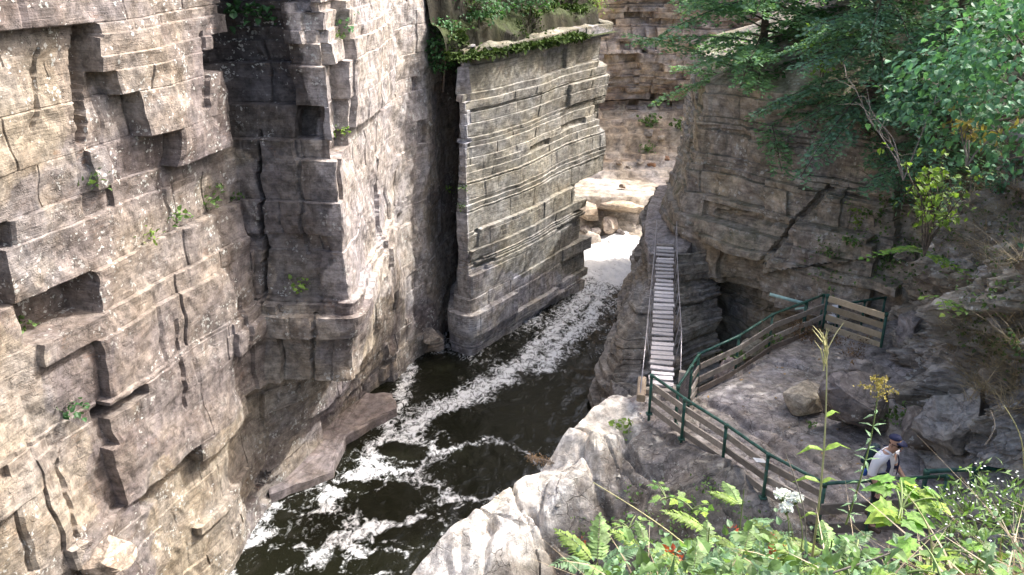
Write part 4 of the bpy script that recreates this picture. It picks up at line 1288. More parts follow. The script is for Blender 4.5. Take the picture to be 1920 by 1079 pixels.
# pale pipe barrier behind the far railing
o = thing('pipe_barrier', tuple(at_y(1512, 600, 23.4)), 'pale green pipe barrier sticking out left behind the far railing', 'barrier')
bl = Vector(o.location)
g = Geo(); add_tube(g, [at_y(1443, 552, 23.6) - bl, at_y(1514, 571, 23.2) - bl], .05, 8, (.9, 1, .97)); g.build('rail', plain_mat('pale green paint', (.42, .62, .56), .5, 0, .15), o)
g = Geo(); add_tube(g, [at_y(1491, 580, 23.4) - bl, at_y(1514, 577, 23.2) - bl], .035, 8); g.build('rail', bpy.data.materials['pale green paint'], o)
g = Geo(); add_tube(g, [at_y(1513, 568, 23.2) - bl, at_y(1513, 568, 23.2) - bl + Vector((0, 0, -1.3))], .045, 8); g.build('post', M_GREEN, o)
# two small white things behind the yellow boards
def cap_box(px, py, y, label):
    o = thing('utility_box', tuple(at_y(px, py, y)), label, 'box')
    g = Geo(); add_beam(g, (-.09, 0, .12), (.09, 0, .12), .18, .24, ch=.04); g.build('housing', plain_mat('white plastic', (.74, .76, .80), .45, 0, .06), o)
    g = Geo(); add_beam(g, (.094, 0, .11), (.125, 0, .11), .15, .2, ch=.03); g.build('lid', plain_mat('blue grey plastic', (.10, .13, .24), .5), o)
    g = Geo(); add_tube(g, [(0, 0, -.9), (0, 0, .02)], .03, 6); g.build('post', M_GREEN, o)
    return o
cap_box(1566, 588, 22.6, 'upper small white box with a blue end behind the yellow boards')
cap_box(1558, 606, 22.35, 'lower small white box with a blue end behind the yellow boards')
# railing around the head of the steps, beside the walker
f = feet([(1549, 907), (1642, 901), (1776, 893)], 5.45, 4.3)
railing('railing of green pipe with two broad boards in front of the walker', None, (.55, .12), (1, 2), base=f, board_h=.22, inside=(0, .07, 0), rail_h=1.15)
railing('dark green pipe railing on the slope right of the walker', None, (), (0, 1, 2), base=feet([(1738, 884), (1830, 880), (1935, 876)], 5.35, 4.3), rail_h=1.05, pr=.045)
# notice plate on the fourth post
p = feet([(1441, 852)], 5.3, 4.3)[0]
o = thing('notice_plate', (p.x - .12, p.y + .06, 5.12), 'small white plate tilted beside a post of the near railing', 'sign')
g = Geo(); add_beam(g, (-.12, -.02, .03), (.10, .03, -.03), .15, .012, ch=.003); g.build('plate', plain_mat('white enamel', (.82, .83, .85), .35, 0, .04), o)
g = Geo(); add_tube(g, [(.10, 0, -.05), (.13, -.05, -.09)], .012, 6); g.build('bracket', M_GREEN, o)

# ------------------------------------------------------------------ loose grit and fallen leaves on the platform
rngg = np.random.default_rng(77)
def litter(name, label, n, mat, size, col, poly, flat=.5, leaf=False):
    g = Geo()
    xs = [p[0] for p in poly]; ys = [p[1] for p in poly]
    P_ = np.stack([min(xs) + (max(xs) - min(xs)) * rngg.random(n * 3), min(ys) + (max(ys) - min(ys)) * rngg.random(n * 3)], -1)
    P_ = P_[pip(P_[:, 0], P_[:, 1], poly)][:n]
    dens = vnoise(P_[:, 0] * 1.1, P_[:, 1] * 1.1, 0, 5) + .8 * rngg.random(len(P_))
    P_ = P_[dens > .25]
    Z_ = bank_h(P_[:, 0], P_[:, 1])
    O = np.array([(1, 0, 0), (0, 1, 0), (-1, 0, 0), (0, -1, 0), (.1, .1, 1), (0, 0, -.6)], float)
    F = [(0, 1, 4), (1, 2, 4), (2, 3, 4), (3, 0, 4), (1, 0, 5), (2, 1, 5), (3, 2, 5), (0, 3, 5)]
    for (x, y), z in zip(P_, Z_):
        s = size * (.4 + 1.3 * rngg.random() ** 2)
        V = O * np.array([s, s * .75, s * flat]) + rngg.normal(size=(6, 3)) * s * .16
        a = rngg.random() * 6.28
        V = np.stack([V[:, 0] * math.cos(a) - V[:, 1] * math.sin(a), V[:, 0] * math.sin(a) + V[:, 1] * math.cos(a), V[:, 2]], -1)
        g.add(V + [x, y, z + s * flat * .3], F, np.array(col) * (.6 + .8 * rngg.random()))
    return tag(g.build(name, mat), label, 'litter', kind='stuff')
litter('gravel', 'loose grit and small stones scattered over the rock platform', 620, M_FLOOR, .028, (.36, .33, .31), PLAT)
litter('gravel', 'broken stones lying on the outcrop beside the near railing', 160, M_FLOOR, .05, (.40, .37, .34), [(-1.2, 13.2), (.2, 12.8), (3.4, 15.8), (3.0, 17.6), (1.6, 16.4), (0, 14.9)])
litter('fallen_leaves', 'brown and pale fallen leaves dropped over the rock platform', 260, plain_mat('fallen leaf', (.34, .22, .10), .8, 0, .5, 1.5), .035, (1, 1, 1), PLAT, flat=.12)
# ------------------------------------------------------------------ the walker
def skin_mesh(name, chains, mat, sub=2, col=None):
    """chains: lists of (point, radius or (rx, ry)); a chain may start at a point already laid, which joins it"""
    pts, rad, edges, roots = [], [], [], []
    key = {}
    for ch in chains:
        prev = None
        for p, r in ch:
            k = tuple(round(c, 4) for c in p)
            if k in key:
                i = key[k]
            else:
                i = len(pts); key[k] = i
                pts.append(p); rad.append(r if isinstance(r, tuple) else (r, r))
                if prev is None: roots.append(i)
            if prev is not None and prev != i: edges.append((prev, i))
            prev = i
    me = bpy.data.meshes.new(name)
    me.from_pydata(pts, edges, [])
    o = link(name, me)
    m = o.modifiers.new('skin', 'SKIN'); m.use_smooth_shade = True
    for i, sv in enumerate(me.skin_vertices[0].data):
        sv.radius = rad[i]
        sv.use_root = i in roots
    s = o.modifiers.new('sub', 'SUBSURF'); s.levels = sub; s.render_levels = sub
    dg = bpy.context.evaluated_depsgraph_get()
    me2 = bpy.data.meshes.new_from_object(o.evaluated_get(dg))
    bpy.data.objects.remove(o)
    me2.name = name
    me2.materials.clear()
    me2.materials.append(mat)
    at = me2.color_attributes.new('tint', 'FLOAT_COLOR', 'POINT')
    at.data.foreach_set('color', np.ones(len(me2.vertices) * 4, np.float32))
    return me2

M_SKIN = plain_mat('skin', (.50, .30, .22), .55, 0, .06)
M_SHIRT = plain_mat('white cotton', (.84, .84, .88), .85, 0, .05)
M_NAVY = plain_mat('navy cloth', (.02, .025, .075), .8, 0, .25)
M_PACK = plain_mat('dark teal pack', (.012, .035, .05), .75, 0, .3)
M_TROUSER = plain_mat('black trousers', (.018, .018, .022), .85, 0, .3)
M_BLUE = plain_mat('bright blue nylon', (.03, .12, .45), .6, 0, .15)
M_GLASS = plain_mat('dark lenses', (.01, .008, .008), .12, 0, .1)
M_SHOE = plain_mat('brown shoe', (.08, .055, .04), .7)

pp = at_z(1672, 832, 6.2)
WS = 1.1
walker = thing('person', (pp.x - .02, pp.y + .06, 4.42), 'walker in a white shirt, navy cap and sunglasses with a backpack, stepping along the platform', 'person', rz=.62)
walker.scale = (WS * 1.1, WS * 1.08, WS)
# local frame: faces -Y, own right hand on -X
HIP, CH, NK = (0, .02, .93), (0, -.01, 1.28), (0, -.045, 1.47)
HD = (0.0, -.10, 1.60)
def arm(s, fore):
    sh, el = (s * .19, .0, 1.40), (s * .265, .03, 1.13)
    wr = fore
    return sh, el, wr
rs, re, rw = arm(-1, (-.25, -.10, .90))
ls, le, lw = arm(1, (.22, -.20, .97))
def fingers(w, d, side):
    """palm and five fingers from the wrist w along d"""
    w, d = Vector(w), Vector(d).normalized()
    x = Vector((0, 1, 0)) if abs(d.y) < .8 else Vector((0, 0, 1))
    a = (x - d * x.dot(d)).normalized()
    n = d.cross(a)
    palm = [(tuple(w), .03), (tuple(w + d * .05), (.038, .02)), (tuple(w + d * .09), (.04, .018))]
    out = [palm]
    for k, ln in enumerate((.062, .075, .07, .055)):
        b = w + d * .085 + a * (k - 1.5) * .019
        out.append([(tuple(b), .010), (tuple(b + d * ln * .5 + n * side * .012), .009), (tuple(b + d * ln + n * side * .035), .0075)])
    b = w + d * .03 + a * -.03
    out.append([(tuple(b), .012), (tuple(b + (d - a * .8).normalized() * .035), .011), (tuple(b + (d - a * .3).normalized() * .07), .009)])
    return out
hr = fingers((-.25, -.10, .90), (0, -.15, -1), -1)
hl = fingers((.22, -.20, .97), (0, -.6, -.8), 1)
chains = [[(HIP, .13), ((0, .0, 1.10), (.135, .10)), (CH, (.155, .105)), ((0, -.02, 1.41), (.12, .085)), (NK, .055), ((0, -.075, 1.54), (.06, .065)), (HD, (.078, .095)), ((0, -.095, 1.69), (.075, .092)), ((0, -.09, 1.755), (.05, .06))],
          [((0, -.02, 1.41), (.12, .085)), (rs, .062), (re, .047), ((-.26, -.04, 1.0), .042)] + hr[0],
          [((0, -.02, 1.41), (.12, .085)), (ls, .062), (le, .047), ((.245, -.09, 1.05), .042)] + hl[0],
          [(HIP, .13), ((-.10, .0, .84), .085), ((-.11, -.09, .48), .058), ((-.11, .0, .10), .04), ((-.11, -.12, .05), .035)],
          [(HIP, .13), ((.10, .02, .84), .085), ((.11, .03, .48), .058), ((.11, .20, .13), .04), ((.11, .10, .06), .035)]] + hr[1:] + hl[1:]
body = link('body', skin_mesh('body', chains, M_SKIN), walker)
# shirt: torso, sleeves rolled to the elbow, hem over the belt
sh = [[((0, .02, .86), (.165, .125)), ((0, .01, .98), (.17, .128)), ((0, .0, 1.14), (.168, .125)), ((0, -.01, 1.30), (.185, .13)), ((0, -.02, 1.405), (.155, .105)), ((0, -.035, 1.455), (.085, .075))],
      [((0, -.02, 1.405), (.155, .105)), (rs, .088), ((-.235, .02, 1.26), .074), ((-.266, .025, 1.12), .066), ((-.268, .01, 1.08), .068)],
      [((0, -.02, 1.405), (.155, .105)), (ls, .088), ((.235, .02, 1.26), .074), ((.266, .025, 1.12), .066), ((.268, .0, 1.08), .068)]]
link('shirt', skin_mesh('shirt', sh, M_SHIRT), walker)
# open neck and collar
g = Geo()
g.add([(-.035, -.135, 1.44), (.035, -.135, 1.44), (0, -.158, 1.33), (0, -.118, 1.47)], [(0, 2, 3), (3, 2, 1)]); g.build('neck_opening', M_SKIN, walker)
for s in (-1, 1):
    g = Geo(); add_tube(g, [(s * .062, .01, 1.485), (s * .06, -.07, 1.475), (s * .035, -.125, 1.435)], [.017, .019, .012], 6); g.build('collar', M_SHIRT, walker)
tr = [[((0, .02, .95), (.16, .125)), ((0, .02, .84), (.17, .13))],
      [((0, .02, .84), (.17, .13)), ((-.105, .0, .74), .098), ((-.112, -.09, .47), .078), ((-.112, -.02, .16), .066)],
      [((0, .02, .84), (.17, .13)), ((.105, .02, .74), .098), ((.112, .03, .47), .078), ((.112, .17, .2), .066)]]
link('trousers', skin_mesh('trousers', tr, M_TROUSER), walker)
for x, y, z in ((-.11, -.02, .02), (.11, .18, .05)):
    link('shoe', skin_mesh('shoe', [[((x, y + .06, z + .04), .05), ((x, y - .06, z + .035), .052), ((x, y - .17, z + .02), .04)]], M_SHOE), walker)
# head details
hx, hy, hz = HD
link('nose', skin_mesh('nose', [[((0, hy - .095, 1.645), .012), ((0, hy - .115, 1.60), .017), ((0, hy - .10, 1.585), .013)]], M_SKIN, 1), body)
link('mouth', skin_mesh('mouth', [[((-.025, hy - .088, 1.548), .007), ((0, hy - .097, 1.55), .009), ((.025, hy - .088, 1.548), .007)]], plain_mat('lips', (.36, .15, .13), .5), 1), body)
for s in (-1, 1):
    link('ear', skin_mesh('ear', [[((s * .080, hy + .015, 1.66), .014), ((s * .088, hy + .02, 1.63), .018), ((s * .08, hy + .01, 1.59), .011)]], M_SKIN, 1), body)
link('hair', skin_mesh('hair', [[((0, hy + .045, 1.60), (.078, .05)), ((0, hy + .03, 1.68), (.083, .075))]], plain_mat('dark hair', (.02, .015, .012), .7)), walker)
gl = link('sunglasses', None, walker)
for s in (-1, 1):
    g = Geo(); add_beam(g, (s * .012, hy - .098, 1.64), (s * .068, hy - .078, 1.642), .014, .042, ch=.006); g.build('lens', M_GLASS, gl)
    g = Geo(); add_tube(g, [(s * .068, hy - .08, 1.648), (s * .086, hy + .02, 1.652)], .005, 5); g.build('temple', M_GLASS, gl)
cap_me = [[((0, hy + .02, 1.70), (.096, .108)), ((0, hy + .018, 1.755), (.088, .10)), ((0, hy + .02, 1.79), (.05, .06))]]
cap_o = link('cap', skin_mesh('cap', cap_me, M_NAVY), walker)
g = Geo()
N_ = 9
up_, lo_ = [], []
for k in range(N_):
    a = math.pi * (k / (N_ - 1))
    x = math.cos(a) * .088
    up_.append((x, hy - .06 - .02 * math.sin(a), 1.712)); lo_.append((x * .85, hy - .065 - .115 * math.sin(a), 1.682))
V = up_ + lo_ + [(x, y, z - .008) for x, y, z in up_] + [(x, y, z - .008) for x, y, z in lo_]
F = []
for k in range(N_ - 1):
    F += [(k, k + 1, N_ + k + 1, N_ + k), (2 * N_ + k, 3 * N_ + k, 3 * N_ + k + 1, 2 * N_ + k + 1), (N_ + k, N_ + k + 1, 3 * N_ + k + 1, 3 * N_ + k)]
g.add(V, F, None, True); g.build('brim', M_NAVY, cap_o)
# backpack
bp = thing('backpack', tuple(walker.matrix_basis @ Vector((0, .2, 1.2))), 'dark teal backpack with navy straps worn by the walker', 'backpack', rz=.62)
bp.location = walker.location + Matrix.Rotation(.62, 3, 'Z') @ Vector((0, .235, 1.2)) * WS
bp.scale = (WS * 1.1, WS * 1.08, WS)
pk = skin_mesh('pack', [[((0, .0, -.24), (.15, .095)), ((0, .01, 0), (.165, .115)), ((0, -.01, .2), (.13, .08)), ((0, -.02, .25), (.08, .05))]], M_PACK)
link('pack', pk, bp)
link('pocket', skin_mesh('pocket', [[((0, .10, -.17), (.11, .05)), ((0, .11, -.02), (.115, .055))]], M_PACK), bp)
link('side_pouch', skin_mesh('side_pouch', [[((-.165, -.02, -.26), .045), ((-.175, -.02, -.12), .05)]], M_BLUE), bp)
for s in (-1, 1):
    g = Geo()
    pts = [(s * .09, -.10, .25), (s * .105, -.20, .265), (s * .12, -.315, .19), (s * .125, -.352, .08), (s * .135, -.345, -.04), (s * .15, -.24, -.12), (s * .15, -.1, -.17)]
    for a, b in zip(pts[:-1], pts[1:]):
        add_beam(g, a, b, .055, .014, ch=.004, up=(Vector(a) + Vector(b)) / 2 - Vector((0, -.2, .05)))
    g.build('strap', M_NAVY, bp)
    g = Geo(); add_tube(g, [(s * .13, -.355, -.02), (s * .10, -.36, -.16)], .008, 5); g.build('strap_tail', M_NAVY, bp)
# ------------------------------------------------------------------ leaves
def T_diamond():
    return np.array([(0, 0, 0), (.5, .28, .04), (1, 0, 0), (.5, -.28, .04)]), np.array([(0, 1, 2, 3)])

def T_ovate(w=.36, fold=.10, droop=.18):
    V = [(0, 0, 0), (.33, 0, 0), (.68, 0, -.05), (1, 0, -droop), (.28, w, fold), (.62, w * .8, fold - .05), (.28, -w, fold), (.62, -w * .8, fold - .05)]
    F = [(0, 1, 4, 4), (1, 2, 5, 4), (2, 3, 5, 5), (0, 6, 1, 1), (6, 7, 2, 1), (7, 3, 2, 2)]
    return np.array(V), [f for f in F]

def T_lance():
    V = [(0, 0, 0), (.5, 0, .0), (1, 0, -.22), (.38, .12, .03), (.38, -.12, .03)]
    return np.array(V), [(0, 1, 3, 3), (1, 2, 3, 3), (0, 4, 1, 1), (4, 2, 1, 1)]

def T_lobed():
    """a broad leaf of five pointed lobes, gently cupped"""
    out = []
    A = [(-150, .30), (-125, .52), (-100, .40), (-78, .74), (-60, .52), (-42, .56), (-26, .68), (0, 1.0), (26, .68), (42, .56), (60, .52), (78, .74), (100, .40), (125, .52), (150, .30)]
    V = [(.32, 0, .0)]
    for a, r in A:
        a = math.radians(a)
        x, y = .32 + r * .68 * math.cos(a), r * .68 * math.sin(a)
        V.append((x, y, .10 * abs(y) - .28 * (x - .3) ** 2 - .22 * y * y))
    V.append((0, 0, 0))
    n = len(A)
    F = [(0, i, i + 1, i + 1) for i in range(1, n)] + [(0, n, n + 1, n + 1), (0, n + 1, 1, 1)]
    return np.array(V), F

def leaves(g, P, D, Nn, size, tmpl, tint):
    """many leaves at once: base points, pointing directions, upward sides, lengths"""
    V, F = tmpl
    P, D, Nn = (np.asarray(v, float).reshape(-1, 3) for v in (P, D, Nn))
    D = D / np.maximum(np.linalg.norm(D, axis=1)[:, None], 1e-6)
    S = np.cross(Nn, D)
    S /= np.maximum(np.linalg.norm(S, axis=1)[:, None], 1e-6)
    U = np.cross(D, S)
    n, k = len(P), len(V)
    size = np.broadcast_to(np.asarray(size, float), (n,))
    W = P[:, None] + size[:, None, None] * (V[None, :, 0, None] * D[:, None] + V[None, :, 1, None] * S[:, None] + V[None, :, 2, None] * U[:, None])
    tint = np.broadcast_to(np.asarray(tint, float), (n, 3))
    C = np.repeat(tint, k, 0)
    q = [f for f in F if f[2] != f[3]]
    t = [f[:3] for f in F if f[2] == f[3]]
    off = (np.arange(n) * k)[:, None, None]
    n0 = g.n
    first = True
    for fl in (q, t):
        if len(fl):
            FF = (np.array(fl)[None] + off).reshape(-1, len(fl[0]))
            if first:
                g.add(W.reshape(-1, 3), FF, C); first = False
            else:
                g.F.append(FF + n0); g.S.append(False)
    return g

DIA, OVA, LAN, LOB = T_diamond(), T_ovate(), T_lance(), T_lobed()
L_HEM = leaf_mat('hemlock needles', (.17, .30, .17), trans=.38)
L_CED = leaf_mat('blue green cedar needles', (.21, .37, .25), trans=.4)
L_DARK = leaf_mat('deep shade leaves', (.06, .15, .055), trans=.3)
L_BROAD = leaf_mat('fresh green broad leaves', (.10, .225, .12), trans=.35)
L_YEL = leaf_mat('yellow green leaves', (.235, .36, .08), trans=.4)
L_GRN = leaf_mat('mid green leaves', (.135, .225, .075), trans=.35)
L_TEAL = leaf_mat('cool green fronds', (.17, .28, .15), trans=.35)
L_DRY = leaf_mat('dry straw', (.36, .29, .19), trans=.2)
L_BROWN = leaf_mat('dead brown leaves', (.20, .12, .06), trans=.15)
L_MOSS = leaf_mat('moss', (.06, .10, .022), trans=.1, rough=.9)
L_WHITE = leaf_mat('white petals', (.80, .82, .84), var=.08, trans=.2)
L_RED = leaf_mat('red leaves', (.45, .10, .06), trans=.3)
L_GOLD = leaf_mat('golden florets', (.42, .34, .10), trans=.2)

def rnd_dirs(rng, n):
    v = rng.normal(size=(n, 3))
    return v / np.linalg.norm(v, axis=1)[:, None]

# ------------------------------------------------------------------ conifers
def conifer(label, base, height, reach, seed, mat, nbr=46, first=.5, droop=.28, needle=.10, dens=1.0, lean=(0, 0), tr=.16, name='conifer', group=None, upto=1.0, tilt=.12):
    rng = np.random.default_rng(seed)
    o = thing(name, tuple(base), label, 'tree', group)
    top = Vector((lean[0], lean[1], height))
    g = Geo(); add_tube(g, [top * t + Vector((.06 * math.sin(5 * t), .05 * math.cos(4 * t), 0)) for t in np.linspace(-.04, 1, 9)], [tr * (1 - .8 * t) for t in np.linspace(0, 1, 9)], 8)
    g.build('trunk', M_BARK, o)
    lg, fg = Geo(), Geo()
    PP_, DD_, NN_, SS_, CC_ = [], [], [], [], []
    for b in range(nbr):
        h = (first + (height * upto - first) * (b / nbr) ** .95)
        az = b * 2.399 + rng.normal() * .3
        L = reach * (1 - .72 * h / height) * (.7 + .45 * rng.random())
        p0 = top * (h / height)
        d = Vector((math.cos(az), math.sin(az), tilt + .2 * rng.normal()))
        pts = [p0 + d * (L * t) + Vector((0, 0, -droop * L * t * t)) for t in np.linspace(0, 1, 6)]
        add_tube(lg, pts, [max(.012, .034 * (1 - t)) for t in np.linspace(0, 1, 6)], 5, None, False)
        nt = max(5, int(L / .13 * dens))
        for k in range(nt):
            t = .14 + .86 * (k + rng.random()) / nt
            i = min(int(t * 5), 4); f = t * 5 - i
            p = pts[i].lerp(pts[i + 1], f)
            ax = (pts[i + 1] - pts[i]).normalized()
            sdv = ax.cross(Vector((0, 0, 1))).normalized() * (1 if k % 2 else -1)
            tl = (.25 + .40 * L / 3 * (1 - t)) * (.7 + .6 * rng.random()) + .1
            td = (ax * .75 + sdv * .8 + Vector((0, 0, -.12 + .18 * rng.normal()))).normalized()
            m = max(4, int(tl / (needle * .42)))
            u = (np.arange(m) + rng.random(m)) / m
            q = np.array(p) + np.array(td) * (u * tl)[:, None] + np.array([0, 0, -1]) * (u * u * tl * .25)[:, None] + rng.normal(size=(m, 3)) * .012
            side = np.where(np.arange(m) % 2, 1, -1)[:, None] * np.array(td.cross(Vector((0, 0, 1))).normalized())
            dd = np.array(td) * .8 + side * .75 + rng.normal(size=(m, 3)) * .22
            nn = np.array([0, 0, 1]) + rng.normal(size=(m, 3)) * .45
            PP_.append(q); DD_.append(dd); NN_.append(nn)
            SS_.append(needle * (.7 + .6 * rng.random(m)))
            sh = (.75 + .5 * rng.random()) * (.85 + .3 * rng.random((m, 1)))
            tip = np.clip(u[:, None] * t, 0, 1)
            CC_.append(sh * (np.array([1, 1, 1]) * (1 - .35 * tip) + np.array([1.5, 1.4, 1.1]) * .35 * tip))
    leaves(fg, np.concatenate(PP_), np.concatenate(DD_), np.concatenate(NN_), np.concatenate(SS_), DIA, np.concatenate(CC_))
    tag(lg.build('branch', M_BARK, o), kind='stuff')
    fg.build('crown', mat, o)
    return o

conifer('feathery green hemlock leaning out from the top of the right cliff above the far bend', (8.5, 30.8, 9.2), 9.5, 4.7, 5, L_HEM, nbr=104, first=.1, droop=.16, needle=.17, lean=(-.5, -.5), tilt=.05, dens=2.0)
conifer('blue green cedar hanging over the edge of the right cliff', (10.3, 25.6, 9.3), 9.0, 3.3, 6, L_CED, nbr=116, first=-.1, droop=.30, needle=.15, dens=2.2, lean=(-.3, -.6), tilt=.02)
conifer('smaller dark cedar behind the leafless shrub', (11.7, 23.6, 8.4), 6.0, 2.3, 7, L_CED, nbr=76, first=-.3, droop=.32, needle=.15, dens=2.0, lean=(-.5, -.3), tilt=.0)
conifer('dark conifer rising between the hemlock and the cedar', (11.6, 30.5, 9.8), 11.0, 3.6, 8, L_DARK, nbr=70, first=.4, droop=.25, needle=.2, dens=1.6)

# ------------------------------------------------------------------ leafy trees
def leafy(label, base, height, crown, seed, mat, ncl=90, per=18, size=.13, tmpl=OVA, name='leafy_tree', cat='tree', tr=.12, cr_off=(0, 0, 0), hang=.35, group=None, limbs=9, tintf=None, spread=.42):
    rng = np.random.default_rng(seed)
    o = thing(name, tuple(base), label, cat, group)
    c = Vector((cr_off[0], cr_off[1], height - crown[2] * .9 + cr_off[2]))
    g = Geo(); add_tube(g, [Vector((0, 0, -.4)), c * .5 + Vector((.1, .05, 0)), c + Vector((0, 0, crown[2] * .3))], [tr, tr * .75, tr * .3], 8); g.build('trunk', M_BARK, o)
    lg = Geo()
    d = rnd_dirs(rng, ncl)
    r = .45 + .55 * rng.random(ncl) ** .5
    pts = np.array(c) + d * r[:, None] * np.array(crown) * (1 + .25 * vnoise(d[:, 0] * 2, d[:, 1] * 2, d[:, 2] * 2, seed))[:, None]
    for i in range(min(limbs * 3, ncl)):
        a = c * (.45 + .5 * rng.random()); e = Vector(pts[i])
        add_tube(lg, [a, a.lerp(e, .5) + Vector(rng.normal(size=3)) * .08, e], [tr * .35, tr * .2, .008], 5, None, False)
    fg = Geo()
    P_, D_, N_, S_, C_ = [], [], [], [], []
    for i in range(ncl):
        m = int(per * (.6 + .8 * rng.random()))
        off = rng.normal(size=(m, 3)) * np.array([spread, spread, spread * .45]) * .6
        out = d[i] * np.array([1, 1, .3])
        dd = out * .7 + rng.normal(size=(m, 3)) * .55 + np.array([0, 0, -hang])
        nn = np.array([0, 0, 1.0]) + out * .35 + rng.normal(size=(m, 3)) * .35
        P_.append(pts[i] + off); D_.append(dd); N_.append(nn)
        S_.append(size * (.6 + .7 * rng.random(m)))
        k = (.7 + .55 * rng.random()) * (.8 + .4 * rng.random((m, 1)))
        t = np.ones((m, 3)) * k
        if tintf is not None: t = t * tintf(rng, m)
        C_.append(t)
    leaves(fg, np.concatenate(P_), np.concatenate(D_), np.concatenate(N_), np.concatenate(S_), tmpl, np.concatenate(C_))
    tag(lg.build('branch', M_BARK, o), kind='stuff')
    fg.build('crown', mat, o)
    return o

leafy('bright green broad leaved tree leaning in from the right edge', (9.6, 13.6, 10.0), 3.5, (2.3, 1.5, 1.25), 21, L_BROAD, ncl=170, per=24, size=.125, cr_off=(-1.55, -.3, .15), hang=.5)
leafy('pale leafy bush drooping at the right edge below the broad leaved tree', (9.3, 12.3, 9.4), 1.6, (.9, .7, .6), 22, L_BROAD, ncl=40, per=16, size=.11, cr_off=(-.6, 0, -.35), hang=.5, name='bush', cat='bush', tr=.05)
for i, (x, y, z, h, cr, lab) in enumerate([
        (15.5, 26, 10.5, 7.5, (3.6, 3.2, 3.4), 'dark leafy tree in deep shade behind the cedar at the top'),
        (13.6, 20.5, 10.2, 7.0, (2.9, 2.7, 2.9), 'shaded leafy tree on the slope above the leafless shrub'),
        (15.5, 17.0, 11.0, 7.5, (3.2, 2.8, 3.3), 'dark tree behind the bright broad leaved tree at the upper right'),
        (20, 30, 12, 9.0, (4.5, 4, 4.5), 'large dark tree farthest back on the high ground'),
        (14.5, 33.5, 10.5, 10.0, (3.6, 3.4, 4.0), 'mid green leafy tree behind the hemlock and the dark conifer')]):
    leafy(lab, (x, y, z), h, cr, 30 + i, L_DARK, ncl=150, per=26, size=.22, cr_off=(0, 0, -.6), hang=.3, spread=.7, group='trees on the right bank')
leafy('light green sapling between the hemlock and the cedar', (9.3, 27.2, 9.4), 2.6, (.55, .5, .8), 41, L_YEL, ncl=20, per=14, size=.13, name='sapling', tr=.03, spread=.3)

# ------------------------------------------------------------------ bare shrub and dead twigs
def twigs(label, px, py, h, seed, n=7, spread=.5, mat=None, name='bare_shrub', at=None, r=.018, cat='shrub', leafn=0, leafm=None, leafs=.1, bend=.25, tmpl=None):
    rng = np.random.default_rng(seed)
    p = Vector(at) if at else cast(px, py)[0]
    o = thing(name, tuple(p), label, cat)
    tips = []
    for i in range(n):
        az = rng.random() * 6.28
        d = Vector((math.cos(az) * spread, math.sin(az) * spread, 1)).normalized()
        L = h * (.6 + .4 * rng.random())
        pts = [Vector((0, 0, -.1))]
        q = Vector((0, 0, 0))
        for k in range(7):
            d = (d + Vector(rng.normal(size=3)) * bend * .5).normalized()
            q = q + d * L / 7
            pts.append(q.copy())
        g = Geo()
        add_tube(g, pts, [r * (1 - .8 * t) for t in np.linspace(0, 1, 8)], 5, (.8 + .4 * rng.random(),) * 3, False)
        for k in range(3, 8):
            for _ in range(2):
                dd = (Vector(rng.normal(size=3)) + d).normalized()
                l2 = L * .28 * rng.random() + .05
                e = pts[k] + dd * l2
                add_tube(g, [pts[k], pts[k] + dd * l2 * .5 + Vector((0, 0, .02)), e], [r * .45, r * .3, r * .12], 4, None, False)
                tips += [tuple(e), tuple(pts[k] + dd * l2 * .6)]
        g.build('stem', mat or M_TWIG, o)
    if leafn:
        tp = np.array(tips)[rng.integers(0, len(tips), leafn)]
        g = Geo()
        leaves(g, tp + rng.normal(size=tp.shape) * .03, rng.normal(size=tp.shape) + [0, 0, -.3], np.array([0, 0, 1]) + rng.normal(size=tp.shape) * .5, leafs * (.6 + .6 * rng.random(leafn)), tmpl or OVA,
               (.75 + .5 * rng.random((leafn, 1))) * np.ones(3))
        tag(g.build('foliage', leafm or L_YEL, o), kind='stuff')
    return o

twigs('tall leafless grey shrub in front of the cedars', 1690, 330, 2.7, 51, n=4, spread=.35, at=at_y(1695, 330, 19.0), r=.018)
twigs('young shrub with thin upright stems and pale green leaves on the slope', 1745, 500, 1.9, 52, n=9, spread=.22, leafn=260, leafm=L_YEL, leafs=.13, at=at_y(1735, 470, 15.2), mat=M_BARK)
twigs('vine with orange and yellow leaves hanging on the slope', 1820, 290, .9, 53, n=4, spread=.6, leafn=60, leafm=L_GOLD, leafs=.13, at=at_y(1815, 300, 13.0))
twigs('small yellowing shrub growing from the cliff behind the far railing', 1590, 420, .8, 54, n=6, spread=.6, leafn=110, leafm=L_YEL, leafs=.12)
twigs('green shrub in the crack above the yellow boards', 1640, 420, .9, 55, n=6, spread=.6, leafn=170, leafm=L_GRN, leafs=.13)
for i, (px, py, lab, h) in enumerate([(1640, 340, 'tangle of dead twigs under the cedars', 1.0), (1850, 330, 'dead brown twigs under the bright broad leaves', 1.2), (1800, 400, 'grey dead twigs on the bare earth of the slope', .9), (1890, 260, 'dead twigs at the right edge above the bare earth', 1.1)]):
    twigs(lab, px, py, h, 60 + i, n=9, spread=1.2, r=.012, name='dead_twigs', cat='twigs')

